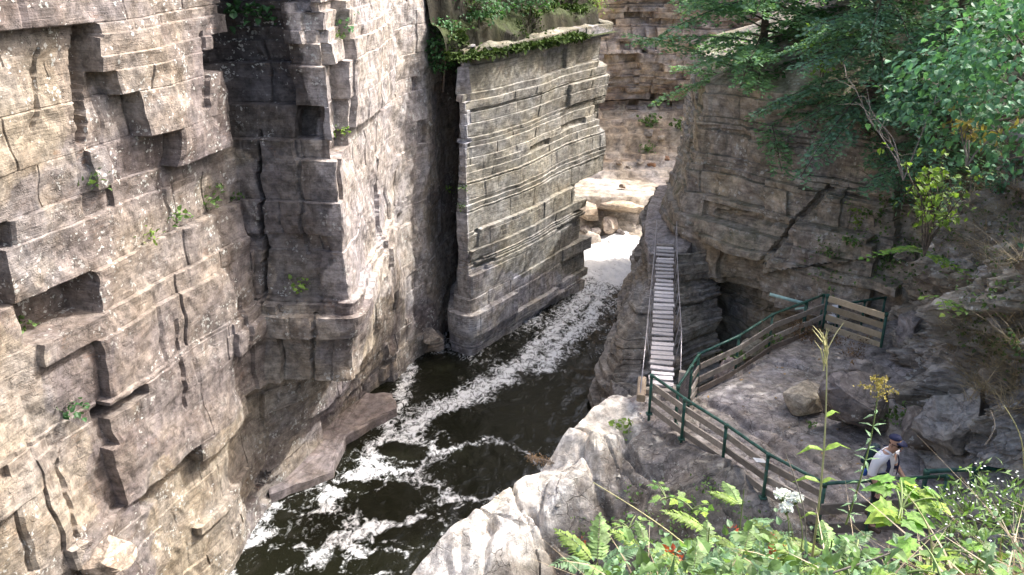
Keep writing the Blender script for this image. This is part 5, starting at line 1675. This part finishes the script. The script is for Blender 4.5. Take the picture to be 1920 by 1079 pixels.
# maple-like plant hanging on the slope
def lobed_plant(label, stems, seed, size, mat, name='leafy_plant', cat='plant', leafn=40, drop=.9, at=None, px=None, tmpl_me=None, single=True, spread=.6, rise=.4, group=None):
    """stems arch out and carry broad leaves; each leaf is a part"""
    rng = np.random.default_rng(seed)
    p = Vector(at) if at else cast(*px)[0]
    o = thing(name, tuple(p), label, cat, group)
    k = 0
    for i in range(stems):
        az = rng.random() * 6.28
        d = Vector((math.cos(az) * spread, math.sin(az) * spread, rise)).normalized()
        L = drop * (.5 + .6 * rng.random())
        pts = [d * (L * t) + Vector((0, 0, -.45 * L * t * t)) for t in np.linspace(0, 1, 6)]
        g = Geo(); add_tube(g, pts, [.008, .007, .006, .005, .004, .003], 5, None, False); g.build('stem', M_STEM, o)
        m = max(2, leafn // stems)
        for j in range(m):
            t = .25 + .75 * (j + .5) / m
            q = pts[min(int(t * 5), 4)].lerp(pts[min(int(t * 5) + 1, 5)], t * 5 - min(int(t * 5), 4))
            a = az + (1 if j % 2 else -1) * (.9 + .4 * rng.random())
            dd = Vector((math.cos(a), math.sin(a), -.25 + .35 * rng.random())).normalized()
            nn = (Vector((0, 0, 1)) + Vector(rng.normal(size=3)) * .28).normalized()
            s_ = nn.cross(dd).normalized(); u = dd.cross(s_)
            sz = size * (.6 + .6 * rng.random())
            M = Matrix((dd * sz, s_ * sz, u * sz)).transposed().to_4x4()
            M.translation = q + dd * .02
            lf = link('leaf', mat[k % len(mat)], o); k += 1
            lf.matrix_local = M
    return o

M_STEM = plain_mat('green stem', (.16, .22, .07), .6, 0, .3)
def leaf_me(name, tmpl, mat, tint):
    g = Geo(); V, F = tmpl
    leaves(g, [(0, 0, 0)], [(1, 0, 0)], [(0, 0, 1)], 1.0, tmpl, tint)
    return g.mesh(name, mat)
LM_YEL = [leaf_me('leaf', LOB, L_YEL, t) for t in ((1, 1, 1), (.8, .95, .9), (1.15, 1.05, .8), (.65, .85, .8))]
LM_GRN = [leaf_me('leaf', LOB, L_GRN, t) for t in ((1, 1, 1), (.8, .95, .9), (1.3, 1.2, 1), (.7, .85, .8))]
LM_OVA = [leaf_me('leaf', OVA, L_BROAD, t) for t in ((1, 1, 1), (.8, .9, .8), (1.2, 1.1, .9), (.65, .8, .7))]
lobed_plant('bright yellow green maple sapling hanging on the slope over the dark hollow', 13, 71, .16, LM_YEL, leafn=156, drop=1.15, at=cast(1760, 490)[0] + Vector((-.85, -.6, .45)), rise=.1, spread=.75, name='maple_sapling')
lobed_plant('small maple shoot drooping below the yellow green sapling', 5, 72, .14, LM_YEL, leafn=36, drop=.6, at=cast(1800, 570)[0] + Vector((-.65, -.45, .3)), rise=.1, name='maple_sapling')

# ------------------------------------------------------------------ tufts on the rocks
def tuft(px, py, r, label, mat=None, n=46, size=.10, seed=1, tmpl=None, name='fern_tuft', cat='plant', group=None, up=.7):
    rng = np.random.default_rng(seed)
    p, nrm = cast(px, py)
    o = None
    g = Geo()
    d = rnd_dirs(rng, n) + np.array(nrm) * .8 + np.array([0, 0, up])
    base = rng.normal(size=(n, 3)) * r * .38 * np.array([1, 1, .6])
    leaves(g, base + np.array(nrm) * r * .25, d + np.array([0, 0, -.3]), np.array([0, 0, 1]) + rng.normal(size=(n, 3)) * .4, size * (.6 + .7 * rng.random(n)), tmpl or OVA, (.7 + .6 * rng.random((n, 1))) * np.ones(3))
    o = thing(name, tuple(p), label, cat, group)
    tag(g.build('leaves', mat or L_GRN, o), kind='stuff')
    return o

TU = [(275, 437, .32, 'bright green fern tuft on the ledge of the left cliff, lower left of the pair', L_YEL), (327, 405, .34, 'bright green fern tuft just right of the lower tuft on the left cliff ledge', L_GRN),
      (387, 380, .34, 'darker green tuft left of the vertical crack on the left cliff', L_GRN), (446, 378, .26, 'small flat tuft nearest the vertical crack on the left cliff', L_GRN),
      (402, 353, .22, 'small tuft just above the darker green tuft on the left cliff', L_GRN), (558, 533, .36, 'bright green fern in the foot of the long vertical crack', L_YEL),
      (170, 335, .36, 'thin olive grass tuft on the upper ledge of the left cliff', L_GRN), (640, 243, .26, 'small green tuft on the ledge under the jutting overhang', L_YEL),
      (42, 622, .30, 'green tuft in the shaded pocket near the left edge', L_GRN), (128, 768, .36, 'dark green tuft low in the stepped recess of the left cliff', L_DARK),
      (838, 355, .36, 'yellow green tuft at the mouth of the dark cleft', L_YEL), (872, 352, .26, 'tiny tuft right of the yellow green one by the cleft', L_GRN), (868, 386, .22, 'tiny tuft below the others by the cleft', L_GRN),
      (650, 42, .34, 'dark mossy tuft high on the sunlit left cliff', L_DARK), (632, 70, .2, 'tiny tuft below the dark mossy one on the sunlit cliff', L_GRN),
      (470, 12, .7, 'dark leafy bush at the top of the shaded recess', L_DARK), (500, 30, .4, 'thin dark tuft right below the bush at the top of the recess', L_DARK),
      (1222, 230, .8, 'green patch of plants under the far brown wall, left one', L_GRN), (1278, 242, .8, 'rounder green patch of plants under the far brown wall, right one', L_GRN), (1216, 280, .5, 'small green plant on the lower far ledge', L_GRN),
      (1690, 790, .5, 'bright green clump at the foot of the dark boulder by the platform', L_GRN), (1655, 785, .3, 'small green clump left of the bright clump by the dark boulder', L_GRN),
      (1178, 805, .4, 'yellow green plant on top of the pale outcrop below the footbridge', L_YEL), (1465, 280, .4, 'small green tuft on the face of the right cliff', L_GRN), (1600, 450, .45, 'green tuft in the seam of the right cliff above the yellow boards', L_GRN),
      (1560, 470, .3, 'tiny tuft left of the seam tuft on the right cliff', L_GRN), (1390, 670, .35, 'bright green tuft under the middle of the back railing', L_GRN), (1450, 630, .4, 'green tuft by the cave behind the back railing', L_GRN),
      (1520, 800, .16, 'little tuft growing in the crack right of the tan boulder', L_GRN)]
for i, (px, py, r, lab, m) in enumerate(TU):
    k = max(24, int(90 * r)) if py > 300 or r < .5 else 90
    tuft(px, py, r, lab, m, n=k, size=.24 * r + .03, seed=200 + i)

# bush in the top of the cleft
leafy('dark green bush growing in the top of the cleft', tuple(at_y(830, 150, 30.4)), 1.9, (.45, .45, .95), 81, L_DARK, ncl=44, per=22, size=.12, name='bush', cat='bush', tr=.04, cr_off=(0, 0, .1), spread=.3)

# mossy top of the second cliff
def top_h(x, y):
    a = np.array(P2[3]); b = np.array(P2[6]); n = np.array([(b - a)[1], -(b - a)[0]]); n = n / np.hypot(*n)
    d = -((x - a[0]) * n[0] + (y - a[1]) * n[1])
    q = d * 1.5 + .5 * fbm(x * .8, y * .8, 0, 93, 3)
    step = (np.floor(q) + sstep(.55, .95, q - np.floor(q))) / 1.5 - .3
    return 10.78 + .08 * np.maximum(d, 0) + 1.7 * np.maximum(step * .75 + d * .25 - .1, 0) + .10 * facets(x, y, 91, 1.6, 3) * sstep(.2, .8, d)
def top_grid():
    a = Vector((*P2[3], 0)); b = Vector((*P2[6], 0)); t = (b - a).normalized(); n = Vector((-t.y, t.x, 0))
    L = (b - a).length
    S_, D_ = np.meshgrid(np.linspace(-.35, L + .1, 220), np.linspace(-.12, 6.5, 150), indexing='ij')
    X = a.x + t.x * S_ + n.x * D_; Y = a.y + t.y * S_ + n.y * D_
    return X, Y, S_, D_
X, Y, S_, D_ = top_grid()
Z = top_h(X, Y) - .2 * sstep(.9, .3, D_)
idx = np.arange(X.size).reshape(X.shape)
F = np.stack([idx[:-1, :-1], idx[1:, :-1], idx[1:, 1:], idx[:-1, 1:]], -1).reshape(-1, 4)
cc = lerp3((.02, .018, .012), (.036, .031, .02), sstep(-.4, .5, fbm(X, Y, 0, 5, 4)))
o = Geo().add(np.stack([X, Y, Z], -1).reshape(-1, 3), F, cc.reshape(-1, 3), False).build('hill', M_SOIL)
tag(o, 'dark mossy slope on top of the second cliff', kind='structure')
rngm = np.random.default_rng(9)
pick = rngm.integers(0, X.size, 40000)
slope_ = np.gradient(Z, axis=1).ravel() / .043
nz = (fbm(S_.ravel() * .55, D_.ravel() * 1.2, 0, 14, 3) + .36 - .08 * np.clip(slope_, 0, 2))[pick]
pick = pick[nz > .08]
n = len(pick)
g = Geo()
leaves(g, np.stack([X, Y, Z], -1).reshape(-1, 3)[pick] + rngm.normal(size=(n, 3)) * .05 + [0, 0, .04], rnd_dirs(rngm, n) + [0, 0, .3], np.array([0, 0, 1]) + rngm.normal(size=(n, 3)) * .4, (.10 + .06 * (nz[nz > .08] > .3)) * (.6 + .8 * rngm.random(n)), OVA,
       (.6 + .7 * rngm.random((n, 1))) * np.ones(3))
tag(g.build('moss', L_MOSS), 'bands of green moss on the slope above the second cliff', 'moss', kind='stuff')
leafy('light green feathery sapling on the corner of the second cliff top', (3.2, 38.4, 10.9), 1.9, (.8, .7, .8), 83, L_YEL, ncl=40, per=16, size=.13, name='sapling', tr=.03, spread=.4, tmpl=LAN)
leafy('dark bush at the left end of the second cliff top', (-1.2, 31.5, 11.3), 1.5, (.9, .7, .6), 84, L_DARK, ncl=36, per=18, size=.13, name='bush', cat='bush', tr=.04)

# ------------------------------------------------------------------ the near bank: undergrowth
def clump(name, label, cat, pts, mat, rng, tmpl, size, per, up=.5, spread=.12, tint=(1, 1, 1), kind=None):
    g = Geo()
    P_ = np.repeat(np.asarray(pts, float), per, 0)
    n = len(P_)
    P_ = P_ + rng.normal(size=(n, 3)) * [spread, spread, spread * .8]
    D_ = rnd_dirs(rng, n) + [0, 0, up - .35]
    N_ = np.array([0, 0, 1]) + rng.normal(size=(n, 3)) * .45
    leaves(g, P_, D_, N_, size * (.55 + .8 * rng.random(n)), tmpl, (.6 + .75 * rng.random((n, 1))) * np.array(tint))
    return tag(g.build(name, mat), label, cat, kind=kind)

rngu = np.random.default_rng(17)
def bank_pts(n, x0, x1, y0, y1, lift):
    x = x0 + (x1 - x0) * rngu.random(n); y = y0 + (y1 - y0) * rngu.random(n)
    z = bank_h(x, y)
    return np.stack([x, y, z + lift * rngu.random(n)], -1)
P_ = bank_pts(760, .3, 7.0, 3.0, 9.5, .12)
P_ = P_[P_[:, 0] > .12 * P_[:, 1] + .05]
tag(clump('undergrowth', 'dense mixed green undergrowth covering the near bank', 'undergrowth', P_, L_GRN, rngu, OVA, .075, 12, kind='stuff'))
P2_ = bank_pts(260, .5, 7.0, 3.0, 9.5, .14)
clump('undergrowth', 'fine leaved pale green undergrowth woven through the near bank', 'undergrowth', bank_pts(900, .5, 7.0, 3.0, 8.5, .26), L_TEAL, rngu, OVA, .04, 14, up=.7, spread=.1, kind='stuff')
clump('undergrowth', 'narrow leaved green undergrowth among the broad plants', 'undergrowth', P2_, L_TEAL, rngu, LAN, .15, 9, up=.9, kind='stuff')

def blades(label, pts, mat, rng, h, per, name='grass', tint=1.0, w=.006, lean=.5):
    g = Geo()
    n = len(pts) * per
    P_ = np.repeat(np.asarray(pts, float), per, 0) + rng.normal(size=(n, 3)) * [.07, .07, .02]
    d = rng.normal(size=(n, 3)) * lean; d[:, 2] = 1
    hh = h * (.5 + .8 * rng.random(n))
    s = np.stack([np.cos(rng.random(n) * 6.28), np.sin(rng.random(n) * 6.28), 0 * hh], -1)
    bend = np.stack([d[:, 0], d[:, 1], -0.25 * np.ones(n)], -1) * .6
    rows = []
    for t, ww in ((0, 1), (.5, .8), (1, .05)):
        c = P_ + d * (hh * t)[:, None] + bend * (hh * t * t)[:, None]
        rows += [c - s * w * ww, c + s * w * ww]
    V = np.stack(rows, 1)
    F = np.array([(0, 1, 3, 2), (2, 3, 5, 4)])[None] + (np.arange(n) * 6)[:, None, None]
    C = np.repeat((.6 + .7 * rng.random((n, 1))) * np.ones(3) * tint, 6, 0)
    g.add(V.reshape(-1, 3), F.reshape(-1, 4), C)
    return tag(g.build(name, mat), label, 'grass', kind='stuff')

# dry grass on the slope, wherever the slope shows
def slope_pts(n, poly):
    out = []
    xs = [p[0] for p in poly]; ys = [p[1] for p in poly]
    while len(out) < n:
        px = min(xs) + (max(xs) - min(xs)) * rngu.random(); py = min(ys) + (max(ys) - min(ys)) * rngu.random()
        if pip(px, py, poly):
            out.append(tuple(cast(px, py)[0]))
    return np.array(out)
blades('dry straw grass matted on the right slope', slope_pts(120, [(1760, 600), (1920, 590), (1920, 780), (1830, 760)]), L_DRY, rngu, .42, 14, lean=.9)
blades('dry grass and stems scattered over the bare earth of the slope', slope_pts(260, [(1690, 330), (1920, 260), (1920, 520), (1760, 480)]), L_DRY, rngu, .35, 9, lean=1.0)
clump('dead_brush', 'brown dead brush heaped against the back corner of the platform', 'brush', np.concatenate([slope_pts(60, [(1480, 600), (1530, 625), (1590, 645), (1640, 640), (1600, 680), (1560, 650), (1490, 640)])]) + [0, 0, .06], L_BROWN, rngu, LAN, .10, 22, up=.7, spread=.12, kind='stuff')
clump('undergrowth', 'low green plants scattered over the dark hollow below the outcrop', 'undergrowth', slope_pts(70, [(1090, 960), (1200, 920), (1330, 900), (1420, 960), (1400, 1070), (1070, 1070)]) + [0, 0, .05], L_GRN, rngu, OVA, .07, 14, kind='stuff', spread=.14)
clump('undergrowth', 'green plants rooted in the slope rocks at the right', 'undergrowth', slope_pts(130, [(1660, 300), (1920, 250), (1920, 700), (1800, 640), (1680, 480)]), L_GRN, rngu, OVA, .09, 14, kind='stuff', spread=.16)
clump('undergrowth', 'green plants in the joints of the right cliff', 'undergrowth', slope_pts(24, [(1480, 480), (1650, 380), (1700, 540), (1500, 545)]), L_GRN, rngu, OVA, .10, 14, kind='stuff', spread=.16)
blades('dry grass on the near bank', bank_pts(120, .4, 7, 3.0, 8, .05), L_DRY, rngu, .22, 8, lean=.8)
blades('dry grass thick in the right bottom corner', bank_pts(60, 2.2, 4.0, 3.2, 4.6, .03), L_DRY, rngu, .26, 12, lean=.9)

# ------------------------------------------------------------------ the near bank: single plants
def frond_me(name, mat, n=15, L=.62, w=.15, tint=(1, 1, 1), seed=0, lance=LAN):
    rng = np.random.default_rng(seed)
    g = Geo()
    pts = [Vector((L * t, 0, .10 * L * math.sin(t * 2.2) - .22 * L * t * t)) for t in np.linspace(0, 1, 8)]
    add_tube(g, pts, [.004 * (1 - .7 * t) for t in np.linspace(0, 1, 8)], 4, (.9, .7, .5), False)
    P_, D_, S_ = [], [], []
    for k in range(n):
        t = .18 + .80 * k / (n - 1)
        i = min(int(t * 7), 6)
        q = pts[i].lerp(pts[i + 1], t * 7 - i)
        s = w * math.sin(math.pi * (.18 + .74 * t)) + .02
        for sg in (-1, 1):
            P_.append(tuple(q)); D_.append((.55, sg * (.85 + .1 * rng.normal()), -.22 + .1 * rng.normal())); S_.append(s * (.9 + .2 * rng.random()))
    P_.append(tuple(pts[-1])); D_.append((1, 0, -.3)); S_.append(w * .6)
    leaves(g, P_, D_, np.tile([0, 0, 1.0], (len(P_), 1)) + rng.normal(size=(len(P_), 3)) * .12, S_, lance, (.8 + .4 * rng.random((len(P_), 1))) * np.array(tint))
    return g.mesh(name, mat)
FR_T = [frond_me('frond', L_TEAL, seed=1, lance=T_ovate(.2, .04, .25)), frond_me('frond', L_TEAL, seed=2, tint=(1.25, 1.15, .8), lance=T_ovate(.2, .04, .25)), frond_me('frond', L_GRN, seed=3, tint=(1.5, 1.3, 1), lance=T_ovate(.2, .04, .25))]

def place_sz(px, py, y):
    return at_y(px, py, y)

def frond_plant(label, px, py, y, n, L, seed, name='sumac_shrub', rise=.5, mes=FR_T, az0=0, azr=6.28, red=0):
    rng = np.random.default_rng(seed)
    p = at_y(px, py, y)
    gz = float(bank_h(np.array([p.x]), np.array([p.y]))[0])
    o = thing(name, (p.x, p.y, min(gz, p.z - .05)), label, 'shrub')
    top = p.z - o.location.z
    g = Geo(); add_tube(g, [(0, 0, -.05), (.02, .02, top * .5), (0, 0, top)], [.012, .010, .006], 5, None, False); g.build('stem', M_STEM, o)
    for i in range(n):
        az = az0 + azr * (i + .5 * rng.random()) / n
        el = rise * (.4 + .8 * rng.random())
        fo = link('frond', mes[i % len(mes)], o, (0, 0, top * (1 - .25 * rng.random())), (0, -el, az))
        s = L / .62 * (.75 + .4 * rng.random())
        fo.scale = (s, s, s)
    for i in range(red):
        g = Geo(); q = rng.normal(size=(6, 3)) * .03
        leaves(g, q, rnd_dirs(rng, 6) + [0, 0, .4], rng.normal(size=(6, 3)), .045, OVA, (1, 1, 1))
        a = rng.random() * 6.28; r_ = L * (.4 + .4 * rng.random())
        g.build('red_leaf', L_RED, o, (r_ * math.cos(a), r_ * math.sin(a), top + .05 * rng.normal()))
    return o

SU = [(1120, 1055, 5.2, 6, .42, 'leftmost cool green sumac spreading fronds at the bottom edge', 1), (1215, 1030, 5.6, 5, .34, 'sumac with small red leaves in front of the dark hollow', 2), (1330, 990, 6.2, 5, .36, 'sumac below the near railing with a red tip', 1),
      (1395, 918, 8.6, 5, .45, 'sumac whose fronds overlap the railing boards', 0), (1395, 1035, 5.0, 6, .36, 'sumac with red leaves in the middle of the bottom bank', 2), (1300, 1075, 4.5, 5, .34, 'sumac at the bottom edge left of the broad leaves', 1),
      (1500, 1065, 4.2, 6, .32, 'sumac at the bottom edge under the white flowers', 1), (1560, 1015, 5.2, 5, .32, 'sumac in front of the railing corner', 0), (1450, 1010, 5.6, 5, .34, 'sumac between the white flowers and the red leaves', 1), (1600, 1075, 3.8, 5, .28, 'sumac at the bottom right of the tall stalk', 0)]
for i, (px, py, y, n, L, lab, red) in enumerate(SU):
    frond_plant(lab, px, py, y, n, L, 300 + i, red=red)

BR = [((1695, 928), 4.1, 7, 30, .16, LM_YEL, 'big yellow green lobed leaves hiding the legs of the walker'), ((1690, 1050), 3.4, 5, 15, .15, LM_YEL, 'broad lobed yellow green plant at the bottom right'), ((1780, 1075), 3.1, 4, 10, .14, LM_YEL, 'broad lobed plant right of the middle at the bottom edge'),
      ((1600, 1060), 3.6, 5, 12, .11, LM_GRN, 'darker lobed plant left of the broad yellow green ones'), ((1250, 920), 7.6, 4, 12, .10, LM_GRN, 'small lobed plant in the hollow below the outcrop'), ((1300, 940), 7.2, 4, 12, .10, LM_YEL, 'pale lobed plant in the hollow right of the small one'),
      ((1840, 1035), 3.8, 5, 14, .11, LM_GRN, 'lobed green plant near the right bottom corner'), ((1180, 975), 7.0, 4, 14, .09, LM_GRN, 'leafy plant on the outcrop side left of the hollow'), ((1740, 1015), 3.7, 4, 10, .13, LM_YEL, 'lobed plant just below the leaves that hide the walker')]
for i, ((px, py), y, st, ln, sz, me, lab) in enumerate(BR):
    p = at_y(px, py, y)
    lobed_plant(lab, st, 400 + i, sz, me, leafn=ln, drop=.32, at=tuple(p - Vector((0, 0, .10))), rise=.6, name='broadleaf_plant')
    gz = float(bank_h(np.array([p.x]), np.array([p.y]))[0])

# tall yellow stalk, goldenrod, white umbels, asters, dead stems
def stalk(label, px0, py0, px1, py1, y, r, mat, name, cat, y1=None, n=8, bend=.03):
    a, b = at_y(px0, py0, y), at_y(px1, py1, y1 or y)
    o = thing(name, tuple(a), label, cat)
    e = b - a
    pts = [e * t + Vector((bend * math.sin(t * 3), 0, 0)) for t in np.linspace(-.08, 1, n)]
    g = Geo(); add_tube(g, pts, [r * (1 - .6 * t) for t in np.linspace(0, 1, n)], 5, None, False); g.build('stem', mat, o)
    return o, pts
M_STRAW = plain_mat('straw stem', (.42, .40, .20), .7, 0, .25)
rs_ = np.random.default_rng(31)
o, pts = stalk('tall pale yellow stalk with a tuft of thin tips standing in front of the boulders', 1522, 1050, 1549, 650, 4.6, .009, M_STRAW, 'tall_stalk', 'weed')
tp = pts[-1]
for k in range(12):
    d = Vector((rs_.normal() * .3, rs_.normal() * .3, 1 - .03 * k)).normalized(); L = .12 + .12 * rs_.random()
    q = tp - Vector((0, 0, .16 * rs_.random()))
    g = Geo(); add_tube(g, [q, q + d * L * .6, q + d * L + Vector((rs_.normal() * .02, 0, -.01))], [.004, .003, .001], 4, None, False); g.build('tip', M_STRAW, o)
lv = leaf_me('leaf', T_ovate(.16, .04, .5), L_YEL, (1, 1, .8))
for k, (t, az) in enumerate(((.70, 3.3), (.68, .2), (.55, 3.0), (.45, .3), (.35, 3.4), (.78, .5))):
    q = pts[int(t * 7)]
    lf = link('leaf', lv, o, q, (0, -.4, az)); s = .16 - .05 * (k > 2); lf.scale = (s, s, s)

o, pts = stalk('goldenrod with an arching yellow plume between the platform boulders and the viewer', 1592, 965, 1648, 712, 4.7, .007, M_STEM, 'goldenrod', 'flower', n=14)
lv2 = leaf_me('leaf', T_lance(), L_TEAL, (1, 1, 1))
for k in range(26):
    q = pts[1 + int(k / 26 * 10)]
    lf = link('leaf', lv2, o, q, (0, -.15 + .2 * rs_.normal(), k * 2.4)); lf.scale = (.085, .085, .085)
g = Geo()
top = pts[-1]
P_, D_ = [], []
for k in range(11):
    az = k * 2.4; L = .13 * (1 - k / 14); z0 = -.17 + .016 * k
    for u in np.linspace(.1, 1, 16):
        for _ in range(2):
            P_.append(tuple(top + Vector((math.cos(az) * L * u, math.sin(az) * L * u, z0 + .09 * math.sin(u * 2.4) * L / .13)) + Vector(rs_.normal(size=3)) * .006)); D_.append(rs_.normal(size=3) + [0, 0, .6])
leaves(g, P_, D_, rs_.normal(size=(len(P_), 3)), .017, DIA, (.8 + .4 * rs_.random((len(P_), 1))) * np.ones(3)); tag(g.build('plume', L_GOLD, o), kind='stuff')

def umbel(px, py, y, r, label):
    o, pts = stalk(label, px + 10, py + 110, px, py + 4, y, .005, M_STEM, 'white_umbel_flower', 'flower', n=6)
    top = pts[-1]
    for k in range(13):
        a = k * 2.4; q = r * math.sqrt((k + .3) / 13)
        c = top + Vector((math.cos(a) * q, math.sin(a) * q, .03 - .25 * q * q / r))
        g = Geo(); add_tube(g, [top - Vector((0, 0, .03)), c], [.002, .0015], 4, None, False)
        g.build('ray', M_STEM, o)
        m = 26; u = rs_.random((m, 2)) * 2 - 1
        g = Geo(); leaves(g, np.array(c) + np.stack([u[:, 0] * r * .32, u[:, 1] * r * .32, rs_.random(m) * .012], -1), rs_.normal(size=(m, 3)) + [0, 0, .3], np.array([0, 0, 1]) + rs_.normal(size=(m, 3)) * .3, .019, OVA, (1, 1, 1)); tag(g.build('floret', L_WHITE, o), kind='stuff')
umbel(1465, 930, 4.6, .042, 'white flower head left one of the close trio'); umbel(1490, 936, 4.5, .038, 'white flower head right one of the close trio'); umbel(1473, 955, 4.45, .032, 'small white flower head lowest of the close trio')

def aster(px, py, y, label, seed, n=17):
    rng = np.random.default_rng(seed)
    o, pts = stalk(label, px + 15, py + 110, px, py, y, .005, M_STEM, 'aster', 'flower', n=7, bend=.04)
    g, gf = Geo(), Geo()
    P_ = np.array([tuple(pts[3 + rng.integers(0, 4)]) for _ in range(n)]) + rng.normal(size=(n, 3)) * [.07, .07, .06]
    for q in P_[:14]: add_tube(g, [pts[3], tuple(q)], [.002, .0012], 4, None, False)
    tag(g.build('twig', M_STEM, o), kind='stuff')
    F_ = np.repeat(P_, 8, 0) + 0; a = np.tile(np.arange(8) * .785, n)
    leaves(gf, F_, np.stack([np.cos(a), np.sin(a), .25 + 0 * a], -1), np.tile([0, 0, 1.0], (len(F_), 1)), .007, DIA, (1, 1, 1)); tag(gf.build('floret', L_WHITE, o), kind='stuff')
    gl = Geo(); m = 60
    leaves(gl, np.array([tuple(pts[rng.integers(1, 7)]) for _ in range(m)]) + rng.normal(size=(m, 3)) * .04, rnd_dirs(rng, m) + [0, 0, .5], rng.normal(size=(m, 3)) + [0, 0, 1.2], .07, LAN, (1, 1, 1)); tag(gl.build('foliage', L_GRN, o), kind='stuff')
leafy('dark leafy bush on the mossy slope in the middle of the second cliff top', (.6, 34.0, 11.6), 1.1, (.8, .7, .5), 85, L_DARK, ncl=34, per=18, size=.12, name='bush', cat='bush', tr=.03)
for i, (px, py, y, lab) in enumerate([(1790, 905, 4.3, 'aster with tiny white blooms at the right end of the walker railing'), (1835, 885, 4.5, 'tall aster with tiny white blooms before the dark green rail'), (1860, 930, 4.0, 'aster with white blooms in the right corner, middle height'),
                                      (1815, 960, 3.7, 'aster with many white blooms beside the broad leaves'), (1890, 900, 4.2, 'aster with few blooms nearest the right edge'), (1760, 940, 4.0, 'aster with white blooms just right of the leaves hiding the walker')]):
    aster(px, py, y, lab, 500 + i)
for i, (a, b, y, lab) in enumerate([((1510, 1060), (1470, 850), 4.2, 'thin brown dead stem leaning left beside the white flowers'), ((1330, 1060), (1110, 905), 4.9, 'long pale stem slanting across the dark hollow'), 
                                    ((1850, 830), (1855, 770), 6.0, 'pale dry seed stalk before the speckled slope rock'), ((1920, 870), (1880, 760), 6.0, 'dry stem bending at the right edge'), ((1560, 1075), (1780, 985), 3.4, 'long dead stem lying across the broad leaves'), ((1745, 1060), (1700, 930), 3.5, 'reddish thin stem among the broad leaves')]):
    stalk(lab, a[0], a[1], b[0], b[1], y, .006, M_STRAW if i % 2 else M_TWIG, 'dead_weed', 'weed', bend=.05)
# brown dead spray leaning over the river edge of the outcrop
p, nn_ = cast(1040, 868)
o = thing('dead_goldenrod', tuple(p), 'brown dead plant leaning over the river from the pale outcrop', 'plant')
for k in range(9):
    d = Vector((-1, .15 * rs_.normal(), .25 + .35 * rs_.random())).normalized(); L = .55 + .3 * rs_.random()
    g = Geo(); pts = [d * (L * t) + Vector((0, 0, -.12 * t * t)) + Vector((.1, 0, -.05)) for t in np.linspace(0, 1, 6)]
    add_tube(g, pts, [.006, .005, .004, .003, .002, .001], 4, None, False); g.build('stem', M_TWIG, o)
    g = Geo(); m = 26
    leaves(g, np.array([tuple(pts[2 + rs_.integers(0, 4)]) for _ in range(m)]) + rs_.normal(size=(m, 3)) * .04, rnd_dirs(rs_, m) + [0, 0, .2], rs_.normal(size=(m, 3)), .06, LAN, (1, 1, 1)); tag(g.build('foliage', L_BROWN, o), kind='stuff')

leafy('small green bush at the top of the slope under the bright broad leaves', tuple(cast(1745, 395)[0]), .95, (.55, .5, .4), 91, L_GRN, ncl=34, per=16, size=.10, name='bush', cat='bush', tr=.03, spread=.3)
leafy('green bush on the slope at the right edge above the yellowish rock', tuple(cast(1895, 360)[0]), .8, (.5, .5, .4), 92, L_BROAD, ncl=28, per=14, size=.10, name='bush', cat='bush', tr=.03, spread=.3)
leafy('small leafy bush between the maple sapling and the yellow boards', tuple(cast(1665, 500)[0]), .6, (.4, .4, .3), 93, L_GRN, ncl=22, per=12, size=.09, name='bush', cat='bush', tr=.03, spread=.25)
